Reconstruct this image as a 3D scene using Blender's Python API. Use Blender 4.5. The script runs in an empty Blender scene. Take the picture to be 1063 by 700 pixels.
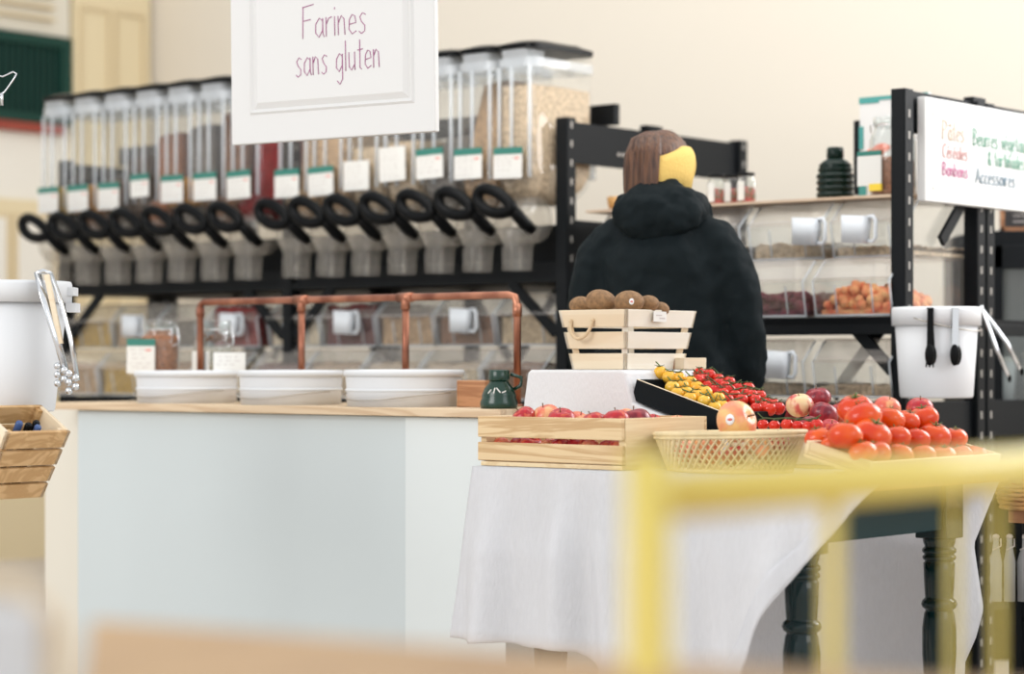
import bpy, math, random
from mathutils import Vector, Matrix, noise
random.seed(7)
sc = bpy.context.scene
COL = sc.collection
# ------------------------------------------------------------------ camera, world, light, exposure
F, CX, HY = 2386.0, 531.5, 378.0          # focal length (px of a 1063 px frame), centre column, horizon row
ANG = math.radians(39.5); CA, SA = math.cos(ANG), math.sin(ANG)
cd = bpy.data.cameras.new('camera'); cam = bpy.data.objects.new('camera', cd); COL.objects.link(cam)
cam.location = (0, 0, 1.0); cam.rotation_euler = (math.pi/2, 0, 0)
cd.sensor_width = 36; cd.lens = F/1063*36; cd.shift_y = (HY-350)/1063
cd.clip_start = .05; cd.clip_end = 100
cd.dof.use_dof = True; cd.dof.focus_distance = 5.6; cd.dof.aperture_fstop = 1.9
sc.camera = cam
w = bpy.data.worlds.new('world'); sc.world = w; w.use_nodes = True
nt = w.node_tree; bg = nt.nodes['Background']
tc = nt.nodes.new('ShaderNodeTexCoord'); sx = nt.nodes.new('ShaderNodeSeparateXYZ'); rp = nt.nodes.new('ShaderNodeValToRGB')
mp = nt.nodes.new('ShaderNodeMapRange'); mp.inputs[1].default_value = -1; mp.inputs[2].default_value = 1
nt.links.new(tc.outputs['Generated'], sx.inputs[0]); nt.links.new(sx.outputs['Z'], mp.inputs[0]); nt.links.new(mp.outputs[0], rp.inputs[0])
rp.color_ramp.elements[0].color = (.86, .82, .78, 1); rp.color_ramp.elements[0].position = .3
rp.color_ramp.elements[1].color = (.97, .98, 1.0, 1); rp.color_ramp.elements[1].position = .62
nt.links.new(rp.outputs[0], bg.inputs[0]); bg.inputs[1].default_value = .90
def area(name, loc, target, sx_, sy_, power, col):
    l = bpy.data.lights.new(name, 'AREA'); l.shape = 'RECTANGLE'; l.size = sx_; l.size_y = sy_; l.energy = power; l.color = col
    o = bpy.data.objects.new(name, l); COL.objects.link(o); o.location = loc
    o.rotation_euler = (Vector(target)-Vector(loc)).to_track_quat('-Z', 'Y').to_euler()
area('window_light', (-4.2, 2.2, 3.0), (0.3, 6.2, .9), 3.0, 2.2, 120, (1, .98, .96))
area('shopfront_light', (4.5, 1.2, 3.2), (0.6, 6.0, 1.0), 3.2, 2.0, 48, (.92, .96, 1))
area('wall_fill_light', (.6, 6.4, 3.9), (1.6, 10.2, 1.4), 4.5, 2.5, 95, (1, .97, .92))  # added fill lamp, tilted at the back wall to brighten it
area('back_window_light', (3.6, 7.2, 2.6), (0.9, 5.2, .6), 2.4, 1.8, 90, (.96, .97, 1))
sc.view_settings.view_transform = 'Standard'; sc.view_settings.look = 'None'
sc.view_settings.exposure = 0.12; sc.view_settings.gamma = 1.0; sc.view_settings.use_curve_mapping = False
sc.cycles.max_bounces = 8; sc.cycles.diffuse_bounces = 3; sc.cycles.glossy_bounces = 3
sc.cycles.transmission_bounces = 4; sc.cycles.transparent_max_bounces = 40; sc.cycles.use_denoising = True
sc.cycles.caustics_reflective = False; sc.cycles.caustics_refractive = False; sc.cycles.sample_clamp_indirect = 4

# ------------------------------------------------------------------ frames
class Frame:
    """a right-angled set-up turned by ANG: a runs to the left and away, b runs to the right and away"""
    def __init__(s, x, y): s.x, s.y = x, y
    def P(s, a, b, z=0): return Vector((s.x-CA*a+SA*b, s.y+SA*a+CA*b, z))
    def a(s, px, b):
        k = (px-CX)/F; return (s.x+SA*b-k*(s.y+CA*b))/(CA+SA*k)
    def b(s, px, a):
        k = (px-CX)/F; return (k*(s.y+SA*a)-(s.x-CA*a))/(SA-CA*k)
    def z(s, y, a, b): return 1-(y-HY)/F*s.P(a, b).y
SH = Frame(1.10, 6.55); TB = Frame(.766, 4.80); CT = Frame(-.016, 5.85)
def zat(y, Y): return 1-(y-HY)/F*Y
def xat(px, Y): return (px-CX)/F*Y

# ------------------------------------------------------------------ materials
def mat(name, col, rough=.5, metal=0, var=0, scale=20, bump=0, bscale=None, coat=0, sheen=0, stretch=None, col2=None, spec=None, trans=0):
    m = bpy.data.materials.new(name); m.use_nodes = True; n = m.node_tree.nodes; L = m.node_tree.links
    p = n['Principled BSDF']; p.inputs['Base Color'].default_value = (*col, 1); p.inputs['Roughness'].default_value = rough
    p.inputs['Metallic'].default_value = metal; p.inputs['Coat Weight'].default_value = coat; p.inputs['Sheen Weight'].default_value = sheen
    if spec is not None: p.inputs['Specular IOR Level'].default_value = spec
    if var or bump or col2:
        t = n.new('ShaderNodeTexCoord'); mpn = n.new('ShaderNodeMapping'); L.new(t.outputs['Object'], mpn.inputs[0])
        if stretch: mpn.inputs['Scale'].default_value = stretch
        ns = n.new('ShaderNodeTexNoise'); ns.inputs['Scale'].default_value = scale; ns.inputs['Detail'].default_value = 5
        L.new(mpn.outputs[0], ns.inputs[0])
        if var or col2:
            r = n.new('ShaderNodeValToRGB'); r.color_ramp.elements[0].position = .35; r.color_ramp.elements[1].position = .65
            c2 = col2 or tuple(max(0, c*(1-var)) for c in col)
            r.color_ramp.elements[0].color = (*c2, 1); r.color_ramp.elements[1].color = (*col, 1)
            L.new(ns.outputs['Fac'], r.inputs[0]); L.new(r.outputs[0], p.inputs['Base Color'])
        if bump:
            nb = n.new('ShaderNodeTexNoise'); nb.inputs['Scale'].default_value = bscale or scale; nb.inputs['Detail'].default_value = 4
            L.new(mpn.outputs[0], nb.inputs[0])
            b = n.new('ShaderNodeBump'); b.inputs['Strength'].default_value = bump; b.inputs['Distance'].default_value = .01
            L.new(nb.outputs['Fac'], b.inputs['Height']); L.new(b.outputs[0], p.inputs['Normal'])
    return m
def clear(name, tint=(.93, .95, .95), frost=0., ior=1.45, rough=.06, fcol=(.8, .8, .8), edge=.55, pwr=3.5):
    m = bpy.data.materials.new(name); m.use_nodes = True; n = m.node_tree.nodes; L = m.node_tree.links; n.clear()
    o = n.new('ShaderNodeOutputMaterial'); t = n.new('ShaderNodeBsdfTransparent'); t.inputs[0].default_value = (*tint, 1)
    g = n.new('ShaderNodeBsdfGlossy'); g.inputs['Roughness'].default_value = rough; g.inputs[0].default_value = (1, 1, 1, 1)
    f = n.new('ShaderNodeLayerWeight'); f.inputs[0].default_value = .5; pw = n.new('ShaderNodeMath'); pw.operation = 'POWER'; pw.inputs[1].default_value = pwr; ma = n.new('ShaderNodeMath'); ma.operation = 'MULTIPLY_ADD'; ma.inputs[1].default_value = edge; ma.inputs[2].default_value = .035
    mx = n.new('ShaderNodeMixShader'); L.new(f.outputs['Facing'], pw.inputs[0]); L.new(pw.outputs[0], ma.inputs[0]); L.new(ma.outputs[0], mx.inputs[0]); L.new(t.outputs[0], mx.inputs[1]); L.new(g.outputs[0], mx.inputs[2])
    last = mx
    if frost:
        d = n.new('ShaderNodeBsdfDiffuse'); d.inputs[0].default_value = (*fcol, 1); m2 = n.new('ShaderNodeMixShader'); m2.inputs[0].default_value = frost
        L.new(mx.outputs[0], m2.inputs[1]); L.new(d.outputs[0], m2.inputs[2]); last = m2
    L.new(last.outputs[0], o.inputs[0]); return m
def wood(name, c1, c2, axis='X', scale=3.0, rough=.55):
    m = bpy.data.materials.new(name); m.use_nodes = True; n = m.node_tree.nodes; L = m.node_tree.links; p = n['Principled BSDF']
    t = n.new('ShaderNodeTexCoord'); mpn = n.new('ShaderNodeMapping'); L.new(t.outputs['Object'], mpn.inputs[0])
    s = {'X': (.6, 6, 9), 'Y': (6, .6, 9), 'Z': (6, 6, .6)}[axis]; mpn.inputs['Scale'].default_value = s
    ns = n.new('ShaderNodeTexNoise'); ns.inputs['Scale'].default_value = scale; ns.inputs['Detail'].default_value = 6; ns.inputs['Distortion'].default_value = 1.2
    L.new(mpn.outputs[0], ns.inputs[0])
    wv = n.new('ShaderNodeMath'); wv.operation = 'MULTIPLY'; wv.inputs[1].default_value = 22; L.new(ns.outputs['Fac'], wv.inputs[0])
    sn = n.new('ShaderNodeMath'); sn.operation = 'SINE'; L.new(wv.outputs[0], sn.inputs[0])
    mr = n.new('ShaderNodeMapRange'); mr.inputs[1].default_value = -1; mr.inputs[2].default_value = 1; L.new(sn.outputs[0], mr.inputs[0])
    r = n.new('ShaderNodeValToRGB'); r.color_ramp.elements[0].color = (*c2, 1); r.color_ramp.elements[1].color = (*c1, 1); r.color_ramp.elements[1].position = .55
    L.new(mr.outputs[0], r.inputs[0]); L.new(r.outputs[0], p.inputs['Base Color']); p.inputs['Roughness'].default_value = rough
    return m
def fruit(name, c1, c2, c3=None, scale=9, rough=.28, streak=True):
    m = bpy.data.materials.new(name); m.use_nodes = True; n = m.node_tree.nodes; L = m.node_tree.links; p = n['Principled BSDF']
    t = n.new('ShaderNodeTexCoord'); mpn = n.new('ShaderNodeMapping'); L.new(t.outputs['Object'], mpn.inputs[0])
    oi = n.new('ShaderNodeObjectInfo'); va = n.new('ShaderNodeVectorMath'); va.operation = 'ADD'
    cb = n.new('ShaderNodeCombineXYZ'); ml = n.new('ShaderNodeMath'); ml.operation = 'MULTIPLY'; ml.inputs[1].default_value = 5
    L.new(oi.outputs['Random'], ml.inputs[0]); L.new(ml.outputs[0], cb.inputs[0]); L.new(ml.outputs[0], cb.inputs[1])
    L.new(mpn.outputs[0], va.inputs[0]); L.new(cb.outputs[0], va.inputs[1])
    if streak: mpn.inputs['Scale'].default_value = (2.2, 2.2, 1)
    ns = n.new('ShaderNodeTexNoise'); ns.inputs['Scale'].default_value = scale*.16; ns.inputs['Detail'].default_value = 5
    L.new(va.outputs[0], ns.inputs[0]); r = n.new('ShaderNodeValToRGB')
    r.color_ramp.elements[0].position = .38; r.color_ramp.elements[1].position = .62
    r.color_ramp.elements[0].color = (*c1, 1); r.color_ramp.elements[1].color = (*c2, 1)
    if c3: e = r.color_ramp.elements.new(.52); e.color = (*c3, 1)
    L.new(ns.outputs['Fac'], r.inputs[0]); L.new(r.outputs[0], p.inputs['Base Color']); p.inputs['Roughness'].default_value = rough
    p.inputs['Specular IOR Level'].default_value = .4; p.inputs['Coat Weight'].default_value = .10; p.inputs['Coat Roughness'].default_value = .15
    return m
M = {}
M['wall'] = mat('cream_wall', (.80, .74, .64), .9, bump=.05, bscale=60)
M['wall_white'] = mat('white_plaster', (.82, .79, .72), .9, bump=.05, bscale=60)
M['cream'] = mat('cream_paint', (.76, .65, .43), .6)
M['cream_dark'] = mat('cream_trim', (.68, .56, .36), .6)
M['floor'] = mat('floor_concrete', (.64, .58, .52), .6, var=.15, scale=3)
M['louvre'] = mat('louvre_paint', (.72, .68, .58), .6)
M['green_paint'] = mat('green_paint', (.010, .050, .038), .5, spec=.2)
M['dark_glass'] = mat('dark_corrugated', (.008, .02, .02), .5, spec=.2)
M['red_paint'] = mat('red_paint', (.30, .05, .03), .6)
M['black'] = mat('black_steel', (.005, .0065, .008), .55, bump=.03, bscale=80, spec=.16)
M['black_plastic'] = mat('black_plastic', (.003, .0035, .004), .3, spec=.12)
M['slot'] = mat('bare_slot', (.34, .32, .29), .5)
M['acrylic'] = clear('acrylic', (.975, .98, .98), .02)
M['acrylic_thick'] = clear('acrylic_ribs', (.94, .96, .97), .34, fcol=(.86, .90, .94))  # whitish diffuse share paints bright vertical highlights into the ribs
M['chute'] = clear('chute_plastic', (.93, .92, .90), .13, fcol=(.62, .58, .52), rough=.15)
M['glass'] = clear('glass', (.93, .96, .95), .05, edge=.9, pwr=2.2)
M['white_plastic'] = mat('white_plastic', (.74, .76, .78), .4, spec=.3)
M['scoop_plastic'] = mat('scoop_plastic', (.70, .74, .78), .4)
M['lid_plastic'] = clear('lid_plastic', (.95, .94, .93), .09, fcol=(.85, .80, .75))
M['card'] = mat('white_card', (.76, .75, .71), .6)
M['card_green'] = mat('green_card', (.03, .19, .15), .6)
M['card_red'] = mat('card_red', (.75, .25, .2), .6)
M['card_ink'] = mat('card_grey_print', (.55, .5, .48), .6)
M['card_gold'] = mat('card_gold', (.75, .5, .1), .6)
M['sign_white'] = mat('sign_white', (.70, .70, .69), .5, spec=.3)
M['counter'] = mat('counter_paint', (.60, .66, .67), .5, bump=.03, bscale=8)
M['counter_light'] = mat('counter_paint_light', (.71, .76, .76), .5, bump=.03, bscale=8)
M['side_paint'] = mat('cream_panel', (.76, .72, .62), .6)
M['worktop'] = wood('worktop_ply', (.72, .56, .38), (.60, .43, .27), 'X')
M['crate'] = wood('crate_pine', (.72, .54, .31), (.54, .35, .17), 'X', 2.6)
M['crate_end'] = wood('crate_pine_end', (.80, .64, .40), (.72, .54, .31), 'Y', 1.6)
M['pale'] = wood('pale_wood', (.80, .68, .50), (.76, .62, .43), 'X', 1.2)
M['pale_white'] = wood('pale_wood_light', (.82, .77, .67), (.80, .74, .62), 'Y', 1.2)
M['hang'] = wood('hanging_crate_wood', (.66, .43, .21), (.52, .31, .13), 'X', 1.6)
M['brown_wood'] = wood('brown_wood', (.42, .20, .09), (.28, .12, .05), 'X')
M['fg_wood'] = wood('table_beech', (.50, .32, .16), (.42, .26, .13), 'Y', .8, .5)
M['top_wood'] = wood('tabletop_wood', (.60, .36, .15), (.50, .28, .10), 'Y')
M['copper'] = mat('copper', (.48, .21, .13), .33, metal=.85, col2=(.22, .08, .05), scale=14, stretch=(1, 1, .6))
M['steel'] = mat('steel', (.72, .74, .76), .2, metal=1)
M['wire'] = mat('wire', (.45, .42, .38), .35, metal=.8)
M['cloth'] = mat('linen', (.90, .91, .93), .9, bump=.35, bscale=60, stretch=(4, 1, 1), var=.05, scale=40)
M['cloth2'] = mat('linen_riser', (.82, .82, .83), .9, bump=.3, bscale=60, stretch=(4, 1, 1))
for k_ in ('cloth', 'cloth2'):
    nn = M[k_].node_tree; tr_ = nn.nodes.new('ShaderNodeBsdfTranslucent'); tr_.inputs[0].default_value = (.90, .90, .92, 1); mx_ = nn.nodes.new('ShaderNodeMixShader'); mx_.inputs[0].default_value = .45 if k_ == 'cloth' else .1
    nn.links.new(nn.nodes['Principled BSDF'].outputs[0], mx_.inputs[1]); nn.links.new(tr_.outputs[0], mx_.inputs[2]); nn.links.new(mx_.outputs[0], nn.nodes['Material Output'].inputs[0])
M['leg_green'] = mat('glossy_green', (.003, .017, .018), .12, spec=.4)
M['apron_green'] = mat('apron_green', (.005, .034, .040), .45, spec=.25)
M['yellow'] = mat('yellow_paint', (.82, .66, .16), .45)
M['rope'] = mat('rope', (.68, .52, .33), .9, bump=.5, bscale=200)
M['wicker'] = mat('wicker', (.82, .66, .38), .5, var=.2, scale=30)
M['wicker_dark'] = mat('wicker_dark', (.55, .30, .10), .5, var=.3, scale=30)
M['coat'] = mat('black_coat', (.0055, .010, .012), .7, bump=.6, bscale=9, spec=.12)
M['trousers'] = mat('dark_trousers', (.02, .022, .028), .8)
M['skin'] = mat('skin', (.62, .38, .27), .5)
M['hair'] = mat('brown_hair', (.17, .075, .036), .42, col2=(.045, .018, .010), scale=30, stretch=(3, 3, .25), bump=.7, bscale=34)
M['knit'] = mat('yellow_knit', (.80, .55, .16), .9, bump=.4, bscale=150)
M['jug'] = mat('dark_green_glass', (.002, .012, .008), .16, spec=.25)
M['jug2'] = mat('green_plastic', (.003, .034, .020), .25, coat=.2)
M['stem'] = mat('stem_green', (.10, .16, .03), .6)
M['stem_dark'] = mat('stem_dark', (.06, .09, .02), .6)
M['stem_brown'] = mat('stem_brown', (.16, .09, .04), .7)
M['apple_red'] = fruit('apple_red', (.50, .02, .025), (.62, .10, .05), (.40, .015, .03), 7)
M['apple_pink'] = fruit('apple_pink', (.68, .12, .08), (.80, .42, .20), (.74, .22, .12), 5)
M['apple_peach'] = fruit('apple_peach', (.80, .24, .14), (.85, .52, .20), (.82, .36, .17), 3.5)
M['apple_dark'] = fruit('apple_dark', (.16, .008, .022), (.34, .03, .04), None, 8)
M['apple_cream'] = fruit('apple_cream', (.80, .62, .33), (.62, .12, .10), (.82, .55, .32), 3.2)
M['tomato'] = fruit('tomato_red', (.66, .045, .006), (.78, .11, .010), None, 4, .2, False)
M['cherry_red'] = fruit('cherry_red', (.62, .015, .012), (.74, .05, .02), None, 4, .15, False)
M['cherry_yellow'] = fruit('cherry_yellow', (.85, .42, .03), (.88, .55, .07), None, 4, .18, False)
M['kiwi'] = mat('kiwi_skin', (.34, .19, .085), .7, var=.4, scale=3, bump=.4, bscale=14)
M['sticker'] = mat('sticker', (.85, .86, .88), .4)
M['sticker_red'] = mat('sticker_red', (.7, .15, .12), .4)
M['beige_mug'] = mat('warm_white', (.80, .80, .79), .4)
M['poster_teal'] = mat('poster_teal', (.06, .30, .28), .6)
M['poster_coral'] = mat('poster_coral', (.75, .18, .10), .6)
M['chalk'] = mat('chalkboard', (.02, .018, .018), .7)
def grain(name, c, c2=None, s=70):
    M[name] = mat(name, c, .8, col2=c2 or tuple(x*.55 for x in c), scale=s, bump=.8, bscale=s); return M[name]
for n_, c_ in dict(g_tan=(.52, .34, .19), g_brown=(.26, .13, .07), g_dark=(.10, .07, .05), g_orange=(.66, .32, .07), g_grey=(.24, .21, .18), g_beige=(.62, .47, .31),
                   g_red=(.26, .015, .015), g_maroon=(.12, .018, .018), g_gold=(.55, .34, .06), g_black=(.03, .03, .03), g_cream=(.74, .62, .45), g_cinnamon=(.42, .17, .08)).items(): grain(n_, c_)
def ink(name, c): M[name] = mat(name, c, .6); return M[name]
ink('ink_purple', (.38, .12, .26)); ink('ink_pink', (.60, .18, .34)); ink('ink_orange', (.68, .52, .38)); ink('ink_salmon', (.66, .38, .36)); ink('ink_green', (.16, .38, .27)); ink('ink_blue', (.16, .25, .32))

# ------------------------------------------------------------------ mesh builder
class MB:
    def __init__(s): s.v = []; s.f = []; s.sm = []; s.mi = []
    def add(s, vs, fs, smooth=False, mi=0, T=None):
        o = len(s.v)
        for v in vs:
            v = Vector(v); s.v.append(T @ v if T is not None else v)
        for f in fs: s.f.append([i+o for i in f]); s.sm.append(smooth); s.mi.append(mi)
        return s
    def box(s, x0, x1, y0, y1, z0, z1, mi=0, T=None):
        v = [(x, y, z) for x in (x0, x1) for y in (y0, y1) for z in (z0, z1)]
        return s.add(v, [(0, 1, 3, 2), (4, 6, 7, 5), (0, 4, 5, 1), (2, 3, 7, 6), (0, 2, 6, 4), (1, 5, 7, 3)], False, mi, T)
    def bar(s, p, q, w, h, mi=0, up=(0, 0, 1)):
        p, q = Vector(p), Vector(q); d = (q-p).normalized(); up = Vector(up)
        if abs(d.dot(up)) > .98: up = Vector((0, 1, 0))
        x = d.cross(up).normalized(); u = x.cross(d)
        v = [c+x*(w/2*i)+u*(h/2*j) for c in (p, q) for i, j in ((-1, -1), (1, -1), (1, 1), (-1, 1))]
        return s.add(v, [(0, 3, 2, 1), (4, 5, 6, 7), (0, 1, 5, 4), (1, 2, 6, 5), (2, 3, 7, 6), (3, 0, 4, 7)], False, mi)
    def loft(s, rings, cap=True, mi=0, smooth=True, closed=False):
        n = len(rings[0]); vs = [p for r in rings for p in r]; fs = []
        m = len(rings); rr = m if closed else m-1
        for i in range(rr):
            for j in range(n):
                fs.append((i*n+j, i*n+(j+1) % n, ((i+1) % m)*n+(j+1) % n, ((i+1) % m)*n+j))
        o = len(s.v); s.add(vs, fs, smooth, mi)
        if cap and not closed:
            s.f.append([o+j for j in range(n)][::-1]); s.sm.append(False); s.mi.append(mi)
            s.f.append([o+(m-1)*n+j for j in range(n)]); s.sm.append(False); s.mi.append(mi)
        return s
    def tube(s, pts, r, n=8, closed=False, mi=0, flat=1.0):
        pts = [Vector(p) for p in pts]; m = len(pts); rings = []; prev = None
        for i, p in enumerate(pts):
            if closed: d = pts[(i+1) % m]-pts[i-1]
            else: d = pts[min(i+1, m-1)]-pts[max(i-1, 0)]
            d.normalize()
            if prev is None:
                prev = d.cross(Vector((0, 0, 1)))
                if prev.length < .1: prev = d.cross(Vector((1, 0, 0)))
            x = (prev-d*prev.dot(d)).normalized(); prev = x; y = d.cross(x)
            rr = r[i] if isinstance(r, (list, tuple)) else r
            rings.append([p+x*(rr*math.cos(t*2*math.pi/n))+y*(rr*flat*math.sin(t*2*math.pi/n)) for t in range(n)])
        return s.loft(rings, True, mi, True, closed)
    def lathe(s, prof, n=24, c=(0, 0, 0), mi=0, sx=1, sy=1, cap=True, T=None):
        rings = []
        for r, z in prof:
            ring = [Vector((c[0]+sx*r*math.cos(t*2*math.pi/n), c[1]+sy*r*math.sin(t*2*math.pi/n), c[2]+z)) for t in range(n)]
            rings.append([T @ p for p in ring] if T is not None else ring)
        return s.loft(rings, cap, mi)
    def ell(s, c, r, n=16, m=10, mi=0, T=None):
        prof = [(math.sin(math.pi*(i+.02)/(m+.04)), -math.cos(math.pi*(i+.02)/(m+.04))) for i in range(m+1)]
        rings = []
        for a, b in prof:
            ring = [Vector((r[0]*a*math.cos(t*2*math.pi/n), r[1]*a*math.sin(t*2*math.pi/n), r[2]*b)) for t in range(n)]
            rings.append([(T @ p if T is not None else p)+Vector(c) for p in ring])
        return s.loft(rings, True, mi)
    def grid(s, nu, nv, fn, mi=0, thick=0):
        vs = [Vector(fn(i/nu, j/nv)) for i in range(nu+1) for j in range(nv+1)]
        fs = [(i*(nv+1)+j, (i+1)*(nv+1)+j, (i+1)*(nv+1)+j+1, i*(nv+1)+j+1) for i in range(nu) for j in range(nv)]
        return s.add(vs, fs, True, mi)
    def build(s, name, mats, parent=None, loc=None, bevel=0, mods=None, rot=None):
        me = bpy.data.meshes.new(name); me.from_pydata([tuple(v) for v in s.v], [], s.f)
        if not isinstance(mats, (list, tuple)): mats = [mats]
        for m in mats: me.materials.append(m)
        me.polygons.foreach_set('use_smooth', s.sm); me.polygons.foreach_set('material_index', s.mi); me.update()
        o = bpy.data.objects.new(name, me); COL.objects.link(o)
        if parent is not None: o.parent = parent
        if loc is not None: o.location = loc
        if rot is not None: o.rotation_euler = rot
        if bevel:
            b = o.modifiers.new('bevel', 'BEVEL'); b.width = bevel; b.segments = 2; b.limit_method = 'ANGLE'; b.angle_limit = math.radians(50); b.harden_normals = False
        return o
def solid(o, t):
    m = o.modifiers.new('solid', 'SOLIDIFY'); m.thickness = t; m.offset = 0; return o
def tag(o, label=None, cat=None, group=None, kind=None):
    if label: o['label'] = label
    if cat: o['category'] = cat
    if group: o['group'] = group
    if kind: o['kind'] = kind
    return o
def thing(name, label, cat, loc=(0, 0, 0), rz=0., group=None):
    o = bpy.data.objects.new(name, None); COL.objects.link(o); o.location = loc; o.rotation_euler = (0, 0, rz)
    o.empty_display_size = .05
    return tag(o, label, cat, group)
KIDS = {}
def copy_tree(o, parent=None):
    c = o.copy(); COL.objects.link(c)
    if parent is not None: c.parent = parent
    for ch in [k for k in o.children if not k.name.startswith(('sticker', 'price_card'))]: copy_tree(ch, c)
    return c
ORD = ['first', 'second', 'third', 'fourth', 'fifth', 'sixth', 'seventh', 'eighth', 'ninth', 'tenth', 'eleventh', 'twelfth', 'thirteenth', 'fourteenth', 'fifteenth']
def nth(i, n):
    return 'leftmost' if i == 0 else ('rightmost' if i == n-1 else ORD[i]+' from the left')
# a mini stroke alphabet for the handwriting
def ov(cx, cy, rx, ry, n=12): return [(cx+rx*math.cos(t*2*math.pi/n+1.2), cy+ry*math.sin(t*2*math.pi/n+1.2)) for t in range(n+1)]
AB = [[(.35, .5), (.2, .6), (.04, .42), (.03, .14), (.18, 0), (.34, .2), (.35, .58)], [(.35, .5), (.36, .1), (.42, 0)]]
EE = [[(.03, .3), (.33, .34), (.28, .55), (.16, .6), (.04, .45), (.02, .15), (.16, 0), (.34, .08)]]
GL = {'F': ([[(0, 0), (.02, 1)], [(0, .98), (.5, 1.05)], [(.02, .55), (.36, .58)]], .55), 'a': (AB, .5), 'r': ([[(0, .6), (.01, 0)], [(.01, .38), (.12, .56), (.26, .6)]], .36),
  'i': ([[(.02, .6), (.03, 0)], [(.02, .82), (.03, .88)]], .18), 'n': ([[(0, .6), (.01, 0)], [(.01, .38), (.14, .6), (.26, .5), (.3, 0)]], .46), 'e': (EE, .46),
  's': ([[(.3, .56), (.16, .62), (.04, .5), (.12, .34), (.26, .22), (.25, .05), (.1, -.02), (0, .06)]], .42),
  'g': ([AB[0], [(.35, .58), (.36, -.25), (.22, -.42), (.08, -.3)]], .5), 'l': ([[(.02, 1), (.03, 0)]], .2),
  'u': ([[(0, .6), (.02, .12), (.14, 0), (.3, .18)], [(.3, .6), (.32, 0)]], .46), 't': ([[(.12, .98), (.13, .05), (.22, 0)], [(0, .64), (.28, .66)]], .38),
  'P': ([[(0, 0), (0, 1)], [(0, 1), (.3, .98), (.42, .78), (.3, .55), (0, .5)]], .55), 'â': (AB+[[(.08, .74), (.2, .88), (.32, .74)]], .5), 'é': (EE+[[(.12, .74), (.28, .9)]], .46),
  'C': ([[(.45, .88), (.28, 1), (.06, .75), (.02, .3), (.2, .02), (.45, .12)]], .58), 'o': ([ov(.19, .3, .17, .3)], .48),
  'B': ([[(0, 0), (0, 1)], [(0, 1), (.3, .95), (.35, .72), (.02, .55)], [(.02, .55), (.38, .45), (.4, .15), (0, 0)]], .55),
  'b': ([[(0, 1), (0, 0)], [(0, .4), (.2, .6), (.35, .4), (.33, .12), (.16, 0), (0, .12)]], .48), 'A': ([[(0, 0), (.22, 1), (.46, 0)], [(.08, .35), (.38, .35)]], .58),
  'c': ([[(.32, .5), (.18, .6), (.03, .42), (.03, .15), (.17, 0), (.33, .08)]], .42), 'v': ([[(0, .6), (.15, 0), (.3, .6)]], .4), 'x': ([[(0, .6), (.3, 0)], [(.3, .6), (0, 0)]], .4),
  'd': ([AB[0], [(.35, 1), (.36, 0)]], .5), '&': ([[(.42, 0), (.1, .72), (.2, .95), (.32, .75), (.03, .25), (.15, 0), (.42, .35)]], .55), ' ': ([], .35)}
def write(mb, text, x0, z0, width, h, y, r, mi=0, slope=0):
    tot = sum(GL[c][1] for c in text); sx_ = width/tot; x = x0
    for c in text:
        st, wd = GL[c]
        for pl in st:
            mb.tube([(x+px*sx_, y, z0+slope*(x+px*sx_-x0)+pz*h) for px, pz in pl], r, 5, mi=mi)
        x += wd*sx_
# ------------------------------------------------------------------ the room
RZ = -ANG; RS = math.radians(50.5)
def struct(name, mb, m, **k): o = mb.build(name, m, **k); o['kind'] = 'structure'; return o
struct('floor', MB().box(-7, 7, -1, 15, -.1, 0), M['floor'])
WB = 2.6                                             # the back wall stands 2.6 m behind the shelf fronts
cor = SH.P(6.11, WB)                                 # inner corner left of the dispensers
def frame_obj(name, mb, m, org, rz, kind='structure', **k):
    o = mb.build(name, m, loc=org, rot=(0, 0, rz), **k)
    if kind: o['kind'] = kind
    return o
frame_obj('wall_back', MB().box(0, 11.5, 0, .15, 0, 4.2), M['wall'], cor, RZ)
# left wall: local x runs back towards the viewer (t), faces +u
wl = lambda mb, n, m, **k: frame_obj(n, mb, m, cor, math.radians(50.5), **k)
wl(MB().box(-6, 0, .0, .15, 0, 4.2), 'wall_left', M['wall_white'])
# tall cream panelling
mb = MB(); mb.box(-.56, -.03, -.04, 0, 0, 4.2)
wl(mb, 'trim_1', M['cream'])
mb = MB()
for x0, x1 in ((-.52, -.32), (-.28, -.08)):
    for z0, z1 in ((1.15, 2.86),):
        mb.box(x0, x1, -.055, -.04, z1, z1+.02); mb.box(x0, x1, -.055, -.04, z0-.02, z0)
        mb.box(x0, x0+.015, -.055, -.04, z0, z1); mb.box(x1-.015, x1, -.055, -.04, z0, z1)
wl(mb, 'trim_2', M['cream_dark'])
# louvred shutter window above the green framed opening
win = wl(MB().box(-1.6, -.58, -.03, 0, 2.70, 3.6), 'window_1', M['louvre'])
mb = MB()
for i in range(9): mb.bar((-1.5, -.045, 2.775+i*.062), (-.70, -.045, 2.775+i*.062), .05, .012)
lo = mb.build('louvre_slats', M['cream_dark'], parent=win)
w2 = wl(MB().box(-1.6, -.60, -.02, 0, 2.27, 2.66), 'window_2', M['dark_glass'])
mb = MB(); mb.box(-1.6, -.58, -.05, -.01, 2.64, 2.69); mb.box(-1.6, -.58, -.05, -.01, 2.24, 2.285); mb.box(-.64, -.58, -.05, -.01, 2.285, 2.64)
mb.build('window_frame', M['green_paint'], parent=w2)
mb = MB()
for i in range(24): mb.box(-1.58+i*.04, -1.565+i*.04, -.035, -.02, 2.285, 2.64)
mb.build('corrugation', M['green_paint'], parent=w2)
wl(MB().box(-1.6, -.62, -.05, 0, 2.19, 2.235), 'trim_3', M['red_paint'])
d = wl(MB().box(-1.7, -.60, -.03, 0, 0, 1.84), 'door_1', M['cream'])
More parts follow.
